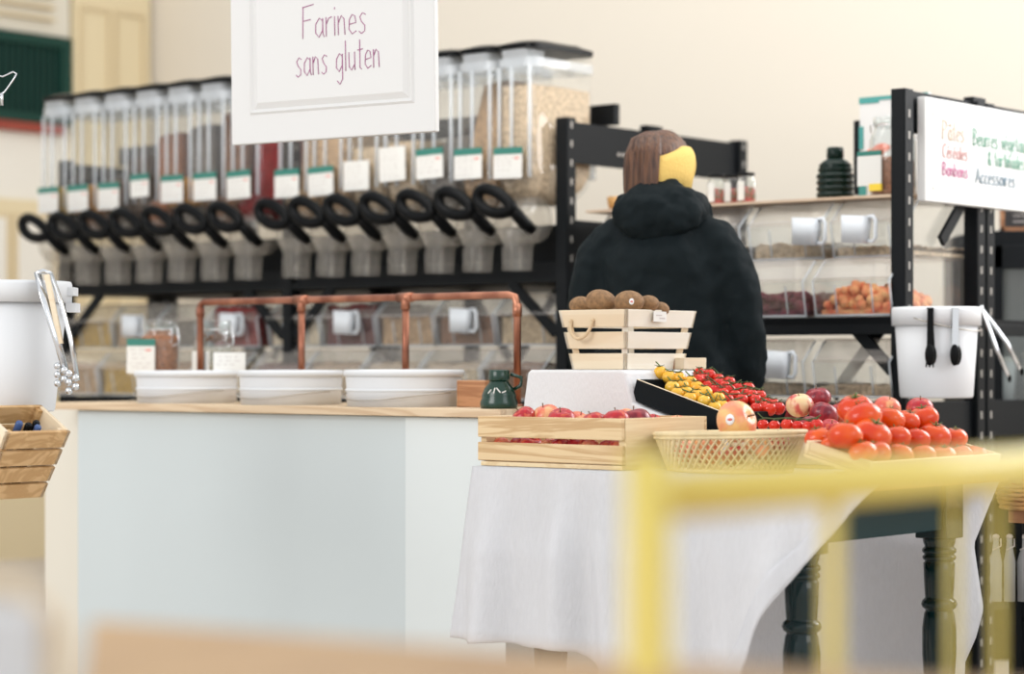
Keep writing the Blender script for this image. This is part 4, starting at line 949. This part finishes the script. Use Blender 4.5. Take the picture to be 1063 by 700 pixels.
# ------------------------------------------------------------------ wicker basket
bcn = TB.P(.486, .165, TZ+.002); bs = thing('wicker_basket', 'oval open-weave wicker basket of apples on the table front', 'basket', bcn, RZ)
RX, RY, BH = .185, .138, .086
def rim(q, f): k = .80+.20*f; return Vector((RX*k*math.cos(q), RY*k*math.sin(q), BH*f*(1+.06*math.cos(q*1))))
mb = MB(); NS = 58
for dr_ in (1, -1):
    for i in range(NS):
        q0 = 2*math.pi*i/NS; pts = [rim(q0+dr_*.42*(f), f) + Vector((math.cos(q0), math.sin(q0), 0))*(.0018*dr_) for f in [k/6 for k in range(7)]]
        mb.tube(pts, .0044, 5, flat=.4)
mb.build('weave', M['wicker'], bs)
mb = MB(); mb.tube([rim(2*math.pi*i/60, 1.0) for i in range(60)], .0055, 8, True); mb.tube([rim(2*math.pi*i/60, 1.0)*1.0+Vector((0, 0, -.008)) for i in range(60)], .004, 8, True); mb.build('rim', M['wicker'], bs)
mb = MB(); mb.tube([rim(2*math.pi*i/60, .04) for i in range(60)], .006, 8, True); mb.lathe([(.01, .003), (1, .003), (1, .006), (.01, .007)], 40, sx=RX*.79, sy=RY*.79); mb.build('base', M['wicker'], bs)
p = at(TB, 764.5, 438, .13); big = fruit_at('apple', 'apple_peach', p, 22.5*p.y/F, 'largest peach-coloured apple with a sticker on top of the basket', rot=(.15, 1.15, -.5))
sticker(big, (-.38, -.9, .12), 1)
for px, py, b_, rp, m, lb in ((735, 462, .12, 15, 'apple_peach', 'peach-coloured apple left of the stickered one in the basket'), (788, 464, .11, 15, 'apple_peach', 'peach apple right under the stickered one'), (808, 460, .17, 14, 'apple_red', 'bright red apple at the right of the basket'),
        (712, 469, .16, 13, 'apple_pink', 'apple at the left end of the basket'), (762, 474, .10, 13, 'apple_red', 'red apple low in the middle of the basket'), (800, 470, .20, 14, 'apple_pink', 'apple at the back of the basket'), (735, 475, .19, 13, 'apple_red', 'red apple seen through the weave on the left'), (822, 465, .22, 9, 'apple_pink', 'small apple at the right end of the basket')):
    p = at(TB, px, py, b_); r9 = rp*p.y/F; p.z = max(p.z, TZ+.01+r9*.9); fruit_at('apple', m, p, r9, lb)

# ------------------------------------------------------------------ tilted crate of tomatoes
sl_ = math.radians(14); tt = thing('tomato_tray', 'tilted shallow wooden crate heaped with large tomatoes at the table corner', 'crate', TB.P(.03, .018, TZ+.0045), 0)
tt.rotation_euler = (Matrix.Rotation(RZ, 3, 'Z') @ Matrix.Rotation(sl_, 3, 'Y')).to_euler()
W_ = .172; D_ = .565
MB().box(-W_, 0, 0, D_, 0, .008).build('base_board', M['crate'], tt, bevel=.001)
MB().box(-.010, 0, 0, D_, .0085, .036).build('long_side', M['crate_end'], tt, bevel=.001)
MB().box(-W_, -W_+.010, 0, D_, .0085, .036).build('long_side', M['crate_end'], tt, bevel=.001)
MB().box(-W_+.0105, -.0105, 0, .010, .0085, .036).build('end_side', M['crate'], tt, bevel=.001)
MB().box(-W_+.0105, -.0105, D_-.010, D_, .0085, .036).build('end_side', M['crate'], tt, bevel=.001)
hgt = W_*math.sin(sl_)
MB().box(-W_+.01, -W_+.04, 0.02, D_-.02, -hgt*1.0/math.cos(sl_)*.80, -.001).build('prop_block', M['crate'], tt) if False else None
rows = [(.066, [(880, 470, 14), (909, 471.5, 15), (935, 472, 13), (958, 473, 12.5), (979, 473, 12.5), (997, 473, 12), (1014, 472, 11)], 'lowest row along the crate edge'),
        (.108, [(872, 453, 17), (905, 452, 19), (930, 455, 14.5), (951, 457, 13.5), (970, 453, 16), (991, 455, 12.5)], 'middle row of the tomato heap'),
        (.148, [(896, 434, 18.5), (924, 436, 14.5), (942, 437, 12.5), (959, 434, 14.5)], 'upper row of the tomato heap'),
        (.180, [(888, 425, 17.5), (921, 424, 13), (955, 425, 13)], 'topmost row of the tomato heap'),
        (.205, [(849, 455, 13)], 'tomato beside the basket')]
for a_, lst, nm in rows:
    for k, (px, py, rp) in enumerate(lst):
        b_ = max(.045, TB.b(px, a_)); p = TB.P(a_, b_); p.z = zat(py, p.y); r9 = rp*p.y/F*1.10
        ap = nm.startswith('topmost') and k > 0
        fruit_at('apple' if ap else 'tomato', 'apple_pink' if ap and k == 1 else 'apple_red' if ap else 'tomato', p, r9,
                 ('pinkish red apple behind the tomatoes, %s' % ('left one' if k == 1 else 'right one')) if ap else ('large glossy red tomato beside the basket' if nm.startswith('tomato') else 'large glossy red tomato, %s in the %s' % (nth(k, len(lst)), nm)),
                 None, .35)

for k in range(8):
    fruit_at('tomato', 'tomato', TB.P(.150+.008*(k % 2), .06+k*.066, TZ+.068), .026, 'red tomato buried under the heap, %s' % nth(k, 8), 'buried tomatoes in the tilted crate')
# ------------------------------------------------------------------ hanging sign above the counter
Ys = 5.95; sa = math.radians(-28)
o = Vector((xat(346, Ys), Ys, zat(144, Ys)))
sg = thing('hanging_sign', 'white panelled sign about gluten free flours hanging over the dispensers', 'sign', o, sa)
sg.rotation_euler = (0, -.012, sa)
sw, shh = .311, .50
MB().box(-sw, sw, -.011, .011, 0, shh).build('board', M['sign_white'], sg, bevel=.003)
mb = MB(); pw, p0, p1 = .252, .075, .44                         # raised moulding and field
def ringf(x0, z0, y0, x1, z1, y1):
    A = [(-x0, y0, p0-z0), (x0, y0, p0-z0), (x0, y0, p1+z0), (-x0, y0, p1+z0)]; B = [(-x1, y1, p0-z1), (x1, y1, p0-z1), (x1, y1, p1+z1), (-x1, y1, p1+z1)]
    mb.add(A+B, [(i, (i+1) % 4, (i+1) % 4+4, i+4) for i in range(4)])
ringf(pw, 0, -.011, pw-.006, -.006, -.016); ringf(pw-.006, -.006, -.016, pw-.014, -.014, -.011); ringf(pw-.014, -.014, -.0108, pw-.030, -.030, -.019)
x = pw-.030; mb.add([(-x, -.019, p0+.030), (x, -.019, p0+.030), (x, -.019, p1-.030), (-x, -.019, p1-.030)], [(0, 1, 2, 3)])
mb.build('raised_panel', M['sign_white'], sg)
mb = MB(); write(mb, 'Farines', -.078, .262, .20, .083, -.0195, .0013, slope=.01); write(mb, 'sans gluten', -.100, .165, .262, .078, -.0195, .0013, slope=.03); mb.build('handwriting', M['ink_purple'], sg)
for x in (-.22, .22): MB().tube([(x, 0, shh), (x, 0, shh+1.7)], .0015, 6).build('cord', M['wire'], sg)

# ------------------------------------------------------------------ left: stand with hanging bucket and crate
pst = thing('steel_post', 'black steel post just outside the left edge holding bucket and crate', 'post', (-1.52, 5.75, 0), 0)
MB().box(-.02, .02, -.02, .02, 0, 2.3).build('post_tube', M['black'], pst); MB().box(-.15, .15, -.15, .15, 0, .02).build('foot_plate', M['black'], pst)
MB().box(-.02, .24, -.02, -.005, 1.10, 1.13).build('bucket_arm', M['black'], pst)
MB().box(-.02, .28, -.02, -.005, .78, .81).build('crate_arm', M['black'], pst)
MB().box(-.02, .14, -.02, -.005, 2.27, 2.30).build('top_arm', M['black'], pst)
lb_ = bucket('hanging_bucket', 'tall white plastic bucket at the left edge with metal tongs', (-1.215, 5.56, .885), .142, .104, .312, 0, False)
MB().box(.1405, .165, -.03, .03, .24, .262).build('rim_tab', M['white_plastic'], lb_); MB().box(.139, .16, -.03, .03, .28, .30).build('rim_tab', M['white_plastic'], lb_)
# steel tongs hanging on the bucket rim
Y0 = 5.40
tg = thing('steel_tongs', 'long shiny steel tongs hooked over the rim of the left bucket', 'tongs', (xat(60, Y0), Y0, 0), 0)
Q = lambda px, py, dy=0: (xat(px, Y0)-xat(60, Y0), dy, zat(py, Y0))
mb = MB()
mb.tube([Q(37, 283, .02), Q(46, 310), Q(57, 345), Q(68, 385)], [.010, .012, .012, .010], 8, flat=.35); mb.tube([Q(50, 283, .03), Q(62, 315, .02), Q(72, 350, .015), Q(80, 395, .01)], [.010, .011, .011, .009], 8, flat=.35)
mb.tube([Q(36, 284, .02), Q(42, 281, .03), Q(51, 284, .03)], .006, 8)
mb.build('tong_arms', M['steel'], tg)
mb = MB()
for px, py in ((63, 392), (75, 400)):
    for k in range(5): mb.ell(Q(px+(k % 2)*7-3, py-12+k*4.5, -.004), (.009, .008, .009), 8, 6)
mb.build('scalloped_claws', M['steel'], tg)
mb = MB(); mb.bar(Q(48, 285, .006), Q(63, 357, .002), .011, .011); mb.build('wooden_grip', M['pale'], tg)
# wire loop
wh = thing('wire_loop', 'thin wire loop hanging at the upper left edge', 'wire loop', (xat(-8, 5.7), 5.73, zat(100, 5.7)), 0)
k = 5.7/F; mb = MB()
mb.tube([(0, 0, 0), (10*k, 0, 6*k), (20*k, 0, 20*k), (22.5*k, 0, 25*k), (19*k, 0, 27*k), (8*k, 0, 22*k), (-6*k, 0, 26*k), (-10*k, 0, 60*k)], .0022, 6)
mb.tube([(7*k, 0, 5*k), (7*k, .004, -8*k)], .004, 6); mb.build('wire', M['steel'], wh)
# tilted hanging crate
hc = thing('hanging_crate', 'small tilted slatted wooden crate with dark pens below the left bucket', 'crate', (-1.208, 5.42, .712), 0)
hc.rotation_euler = (Matrix.Rotation(RZ, 3, 'Z') @ Matrix.Rotation(math.radians(30), 3, 'Y')).to_euler()
tapered(hc, .125, .115, .185, .175, .185, ((.0, .21), (.25, .46), (.50, .72), (.76, 1.0)), (M['pale'], M['hang']), .010)
for i, (x, y) in enumerate(((.01, -.02), (.02, .0), (.03, .02), (.01, .03))):
    pt = thing('marker_pen', 'dark marker pen leaning in the small tilted crate, %s' % nth(i, 4), 'pen', hc.matrix_basis @ Vector((x, y, .012)), 0, 'pens in the tilted crate')
    pt.rotation_euler = hc.rotation_euler
    MB().lathe([(.007, 0), (.008, .01), (.008, .13)], 12).build('barrel', M['black_plastic'], pt); MB().lathe([(.009, .125), (.009, .168), (.006, .172)], 12).build('cap', M['black_plastic'] if i % 2 else mat('pen_blue', (.04, .09, .25), .3), pt)

# ------------------------------------------------------------------ small bench with wicker basket at the right edge
bn = thing('low_bench', 'brown wooden bench with a black lower shelf right of the table', 'bench', (1.40, 5.85, 0), RZ)
MB().box(-.09, .45, -.12, .45, .598, .632).build('bench_top', M['brown_wood'], bn, bevel=.003)
for x, y in ((-.07, -.10), (.43, -.10), (-.07, .43), (.43, .43)): MB().box(x-.018, x+.018, y-.018, y+.018, 0, .597).build('leg', M['black'], bn)
MB().box(-.085, .445, -.115, .445, .36, .40).build('lower_shelf', M['black'], bn); MB().box(-.085, .445, -.115, .445, .14, .35).build('drawer_box', M['black'], bn)
for i in range(5):
    px = 1034+i*14; y = 5.80; z0 = .401
    c = Vector((xat(px, y-.0), y+.0, z0)); 
    l = Matrix.Rotation(-RZ, 3, 'Z') @ (c-Vector((1.40, 5.85, 0))); 
    b9 = thing('flip_bottle', 'clear swing-top bottle under the bench, %s in the line' % nth(i, 5), 'bottle', c, 0, 'swing-top bottles under the bench')
    MB().lathe([(.014, 0), (.015, .10), (.010, .125), (.007, .15), (.008, .158)], 16).build('bottle_body', clear('bottle_glass', (.8, .84, .86), .35) if 'bottle_glass' not in bpy.data.materials else bpy.data.materials['bottle_glass'], b9)
    mb = MB(); mb.ell((0, 0, .163), (.009, .009, .007), 10, 6); mb.tube([(-.010, -.008, .13), (.010, -.01, .14), (.012, 0, .158)], .002, 6); mb.build('stopper', M['card_ink'], b9)
bb = thing('round_basket', 'round brown wicker basket of orange fruit at the right edge', 'basket', (xat(1098, 5.72), 5.80, .633), 0)
mb = MB(); R0 = .145
for k in range(9): mb.tube([((R0*(.84+.02*k)+.002*math.cos(10*q))*math.cos(q), (R0*(.84+.02*k)+.002*math.cos(10*q))*math.sin(q), .008+k*.011+.002*math.sin(12*q+k*3.14)) for q in [i*2*math.pi/48 for i in range(48)]], .006, 6, True)
mb.lathe([(.01, .001), (R0*.84, .001), (R0*.84, .006), (.01, .006)], 32); mb.build('weave', M['wicker_dark'], bb)
for i, (dx, dy, m) in enumerate(((-.07, -.05, 0), (0, -.07, 0), (-.06, .04, 0), (.02, .03, 0))):
    fruit_at('tomato', 'tomato', bb.location+Vector((dx, dy, .085)), .038, 'orange red fruit in the basket at the right edge, %s' % ('front left', 'front', 'rear left', 'rear')[i])

# ------------------------------------------------------------------ person
PX, PY, FH = xat(689, 6.36), 6.36, math.radians(-16)
pe = thing('person', 'person in a black hooded jacket and yellow headband seen from behind', 'person', (PX, PY, 0), FH); pe.scale = (.93, .95, 1)
SKV = []; SKE = []
def skin_obj(name, verts, edges, m, par, sub=2):
    me = bpy.data.meshes.new(name); me.from_pydata([v[0] for v in verts], edges, []); me.materials.append(m)
    o = bpy.data.objects.new(name, me); COL.objects.link(o); o.parent = par
    md = o.modifiers.new('skin', 'SKIN'); md.use_smooth_shade = True
    for i, v in enumerate(verts):
        r = v[1]; me.skin_vertices[0].data[i].radius = r if isinstance(r, tuple) else (r, r)
    me.skin_vertices[0].data[0].use_root = True
    s = o.modifiers.new('sub', 'SUBSURF'); s.levels = sub; s.render_levels = sub
    return o
V = [((0, 0, .93), (.15, .10)), ((0, .01, 1.08), (.125, .09)), ((0, .0, 1.25), (.14, .10)), ((0, -.01, 1.36), (.12, .08)), ((0, 0, 1.43), .05), ((0, .015, 1.50), .05)]
E = [(0, 1), (1, 2), (2, 3), (3, 4), (4, 5)]
def chain(start, items):
    prev = start
    for it in items: V.append(it); E.append((prev, len(V)-1)); prev = len(V)-1
    return prev
# head: skull with jaw and nose grown from the neck
hY = math.radians(-14)
def hd(x, y, z): return (x*math.cos(hY)-y*math.sin(hY), x*math.sin(hY)+y*math.cos(hY)+.01, z)
k = chain(5, [(hd(0, .035, 1.545), (.060, .068)), (hd(0, .008, 1.575), (.062, .072)), (hd(0, .0, 1.605), (.045, .055))])
chain(6, [(hd(0, .098, 1.535), (.012, .012))]); chain(6, [(hd(0, .075, 1.495), (.028, .022))])
for s in (-1, 1):
    chain(6, [(hd(s*.085, .0, 1.55), (.010, .022))])
    sh = chain(3, [((s*.165, -.005, 1.345), .052)])
    wr = chain(sh, [((s*.205, .0, 1.22), .044), ((s*.225, .02, 1.08), .038), ((s*.215, .10, .97), .030), ((s*.20, .16, .90), .022)])
    pm = chain(wr, [((s*.195, .185, .865), (.034, .014)), ((s*.19, .21, .835), (.036, .013))])
    for fi, (off, ln) in enumerate(((-.026, .062), (-.009, .072), (.009, .068), (.026, .054))):
        chain(pm, [((s*.19+off*.8, .215, .825), .009), ((s*.19+off, .225, .825-ln*.45), .0085), ((s*.19+off, .218, .825-ln*.8), .008), ((s*.19+off*.95, .205, .825-ln), .007)])
    chain(wr+1, [((s*.195-s*.03, .20, .86), .011), ((s*.195-s*.05, .205, .835), .010), ((s*.195-s*.055, .205, .81), .008)])
    hp = chain(0, [((s*.09, 0, .86), .085)])
    chain(hp, [((s*.10, .0, .50), .058), ((s*.10, -.01, .28), .048), ((s*.10, -.015, .09), .035), ((s*.105, .06, .045), (.04, .03)), ((s*.11, .15, .03), (.035, .02))])
skin_obj('body', V, E, M['skin'], pe)
for s in (-1, 1):
    mb = MB(); mb.ell(hd(s*.031, .098, 1.572), (.011, .006, .006), 10, 6); mb.build('eye', M['card'], pe)
mb = MB(); mb.ell(hd(0, .102, 1.515), (.022, .008, .006), 10, 6); mb.build('mouth', mat('lips', (.5, .2, .17), .5), pe)
# trousers and shoes
def er(c, rx, ry, n=20, rot=0): return [Vector((c[0]+rx*math.cos(t*2*math.pi/n), c[1]+ry*math.sin(t*2*math.pi/n), c[2])) for t in range(n)]
mb = MB()
for s in (-1, 1): mb.loft([er((s*.105, -.012, .08), .06, .065), er((s*.103, -.01, .30), .068, .075), er((s*.10, 0, .50), .078, .085), er((s*.092, 0, .75), .098, .11), er((s*.07, 0, .93), .11, .13)])
mb.build('trousers', M['trousers'], pe)
for s in (-1, 1):
    mb = MB(); mb.ell((s*.108, .06, .045), (.052, .14, .045), 18, 12); mb.build('shoe', M['black_plastic'], pe)
# jacket: torso, sleeves and hood merged into one surface
def jacket_part(name, mb, vox, folds, m=M['coat']):
    o = mb.build(name, m, pe); r = o.modifiers.new('remesh', 'REMESH'); r.mode = 'VOXEL'; r.voxel_size = vox; r.use_smooth_shade = True
    s = o.modifiers.new('smooth', 'SMOOTH'); s.iterations = 5; s.factor = .6
    tx = bpy.data.textures.new(name+'_folds', 'CLOUDS'); tx.noise_scale = folds[0]; tx.noise_depth = 2
    d_ = o.modifiers.new('folds', 'DISPLACE'); d_.texture = tx; d_.strength = folds[1]; d_.mid_level = .5; return o
mb = MB()
mb.loft([er((0, 0, .78), .215, .150, 28), er((0, 0, .90), .222, .155, 28), er((0, -.005, 1.05), .205, .145, 28), er((0, -.01, 1.2), .20, .145, 28), er((0, -.012, 1.29), .195, .138, 28), er((0, -.01, 1.345), .165, .12, 28), er((0, -.01, 1.385), .12, .105, 28), er((0, -.01, 1.44), .085, .09, 28)])
for s in (-1, 1):
    mb.tube([(s*.10, -.01, 1.345), (s*.155, -.01, 1.322), (s*.200, -.005, 1.265), (s*.224, .0, 1.18), (s*.238, .02, 1.08), (s*.238, .045, 1.02), (s*.228, .09, .96), (s*.215, .135, .905)], [.070, .077, .076, .072, .068, .065, .056, .046], 18)
jk = jacket_part('jacket', mb, .010, (.10, .026))
tx = bpy.data.textures.new('fine_folds', 'CLOUDS'); tx.noise_scale = .032; tx.noise_depth = 1
d_ = jk.modifiers.new('fine', 'DISPLACE'); d_.texture = tx; d_.strength = .009; d_.mid_level = .5
mb = MB()
mb.tube([(.105*math.cos(q), .095*math.sin(q)-.005, 1.425-.02*math.sin(q)) for q in [i*2*math.pi/24 for i in range(24)]], .045, 12, True)
mb.ell((0, -.095, 1.405), (.135, .065, .075), 24, 16); mb.ell((0.0, -.075, 1.465), (.085, .04, .040), 20, 12); mb.ell((-.075, -.06, 1.40), (.065, .06, .058), 16, 12); mb.ell((.08, -.06, 1.41), (.06, .06, .060), 16, 12)
hdj = jacket_part('hood', mb, .008, (.06, .034))
mb = MB(); mb.bar((.195, -.10, 1.0), (.195, -.10, 1.012), .03, .003); 
# hair cap, ponytail, headband (turned with the head)
HZ = 1.538; HM = Matrix.Translation((0, .012, HZ)) @ Matrix.Rotation(math.radians(-24), 4, 'Z')
hr = MB(); rings = []
def skull(p_, z, o_=0.):
    k_ = math.sqrt(max(.0004, 1-(z/.112)**2)) if z > 0 else math.sqrt(max(.0004, 1-(z/.24)**2)); c9, s9 = math.cos(p_), math.sin(p_)
    return HM @ Vector(((.076*k_+o_)*c9, (.098*k_+o_)*s9+(.006 if s9 > 0 else 0)*s9-.004, z))
for i in range(17):
    z = .111*math.cos(math.pi/2*i/9) if i < 10 else -(i-9)*.016
    rings.append([skull(p_, z if math.sin(p_) < .35 or i < 7 else max(z, .040)) for p_ in [t*2*math.pi/48 for t in range(48)]])
hr.loft(rings); hr.build('hair', M['hair'], pe)
mb = MB()
mb.loft([[HM @ Vector((-.012+w9*(1+.07*math.sin(t*4.7))*math.cos(t*2*math.pi/40), yy+d9*(1+.12*math.sin(t*3.3))*math.sin(t*2*math.pi/40), zz)) for t in range(40)] for w9, d9, yy, zz in ((.018, .012, -.055, .104), (.050, .026, -.074, .085), (.062, .030, -.090, .04), (.063, .030, -.096, -.01), (.060, .030, -.097, -.06), (.05, .026, -.092, -.11), (.03, .018, -.085, -.15))])
mb.build('ponytail', M['hair'], pe)
mb = MB(); NQ = 60; rings = []
for t in range(NQ):
    p_ = t*2*math.pi/NQ; s9 = math.sin(p_); back_ = max(0, -s9)
    top_ = .062-.035*back_+.004*s9; bot_ = -.030-.060*back_**.7 if s9 < .3 else -.030+.055*min(1, (s9-.3)/.4)
    if -.25 < s9 <= .3: bot_ = -.075
    rings.append([skull(p_, bot_, .004), skull(p_, bot_, .011), skull(p_, bot_*.5+top_*.5, .013), skull(p_, top_*.8+bot_*.2, .012), skull(p_, top_, .008), skull(p_, top_, .0), skull(p_, (top_+bot_)/2, .003)])
mb.loft(rings, False, closed=True); mb.build('headband', M['knit'], pe)

# ------------------------------------------------------------------ foreground: yellow chair, wooden table, white chair
YC = 1.62
yc = thing('yellow_chair', 'yellow painted metal chair with round back frame, close and out of focus', 'chair', (xat(673, YC), YC, 0), RS)
zr = lambda py, Y: zat(py, Y)
W2 = .78; z0 = zat(515, YC); ztop = zat(470, YC)
MB().tube([(0, 0, 0), (0, 0, .45), (0, 0, ztop)], .0165, 12).build('back_post', M['yellow'], yc)
MB().tube([(W2, 0, 0), (W2, 0, .45), (W2, 0, ztop)], .0165, 12).build('back_post', M['yellow'], yc)
MB().tube([(0, 0, z0), (W2, 0, z0)], .018, 12).build('top_rail', M['yellow'], yc)
for px_, r9 in ((864, .0068), (990, .0036), (1036, .0036)):
    x = (px_-CX)/F; x = (x*YC-xat(673, YC))/(SA-CA*x); MB().tube([(x, 0, .46), (x, 0, z0)], r9, 10).build('spindle', M['yellow'], yc)
MB().box(-.01, W2+.01, -.42, .01, .44, .46).build('seat', M['yellow'], yc, bevel=.008)
for x in (0.01, W2-.01): MB().tube([(x, -.40, 0), (x, -.40, .44)], .014, 10).build('front_leg', M['yellow'], yc)
for y in (-.2,): MB().tube([(0, y, .2), (W2, y, .2)], .008, 8).build('stretcher', M['yellow'], yc)
MB().tube([(0, 0, .2), (0, -.4, .2)], .008, 8).build('stretcher', M['yellow'], yc); MB().tube([(W2, 0, .2), (W2, -.4, .2)], .008, 8).build('stretcher', M['yellow'], yc)
ft = thing('wooden_table', 'pale brown wooden cafe table blurred along the bottom of the view', 'table', (-.362, 1.98, 0), math.radians(-30.5))
PG = [(0, 0), (1.25, 0), (1.25, -.75), (.623, -.75)]; MB().loft([[Vector((x, y, z)) for x, y in PG[::-1]] for z in (.755, .78)], smooth=False).build('tabletop', M['fg_wood'], ft, bevel=.003)
for x, y in ((.13, -.05), (1.2, -.05), (.66, -.70), (1.2, -.70)): MB().bar((x, y, 0), (x, y, .755), .045, .045).build('leg', M['fg_wood'], ft)
for p, q in (((.13, -.05, .71), (1.2, -.05, .71)), ((.66, -.7, .71), (1.2, -.7, .71)), ((.13, -.05, .71), (.66, -.7, .71)), ((1.2, -.05, .71), (1.2, -.7, .71))): MB().bar(p, q, .02, .07).build('apron', M['fg_wood'], ft)
YW = 1.62; wc = thing('white_chair', 'white chair back with pale wooden edge blurred in the lower left corner', 'chair', (xat(-140, YW), YW, 0), 0)
ww = (68+140)/F*YW; zt = zat(606, YW)
mb = MB(); mb.box(0, ww-.014, -.012, .012, .48, zt-.012); mb.build('back_panel', M['white_plastic'], wc, bevel=.01)
mb = MB(); mb.tube([(0, 0, .46), (0, 0, zt-.03), (.03, 0, zt), (ww-.035, 0, zt), (ww-.006, 0, zt-.03), (ww-.03, 0, .46)], .008, 10); mb.build('back_frame', M['pale'], wc)
MB().box(-.01, ww, -.40, .02, .44, .46).build('seat', M['white_plastic'], wc, bevel=.008)
for x, y in ((.01, 0), (ww-.02, 0), (.01, -.38), (ww-.02, -.38)): MB().tube([(x, y, 0), (x, y, .44)], .012, 10).build('leg', M['pale'], wc)
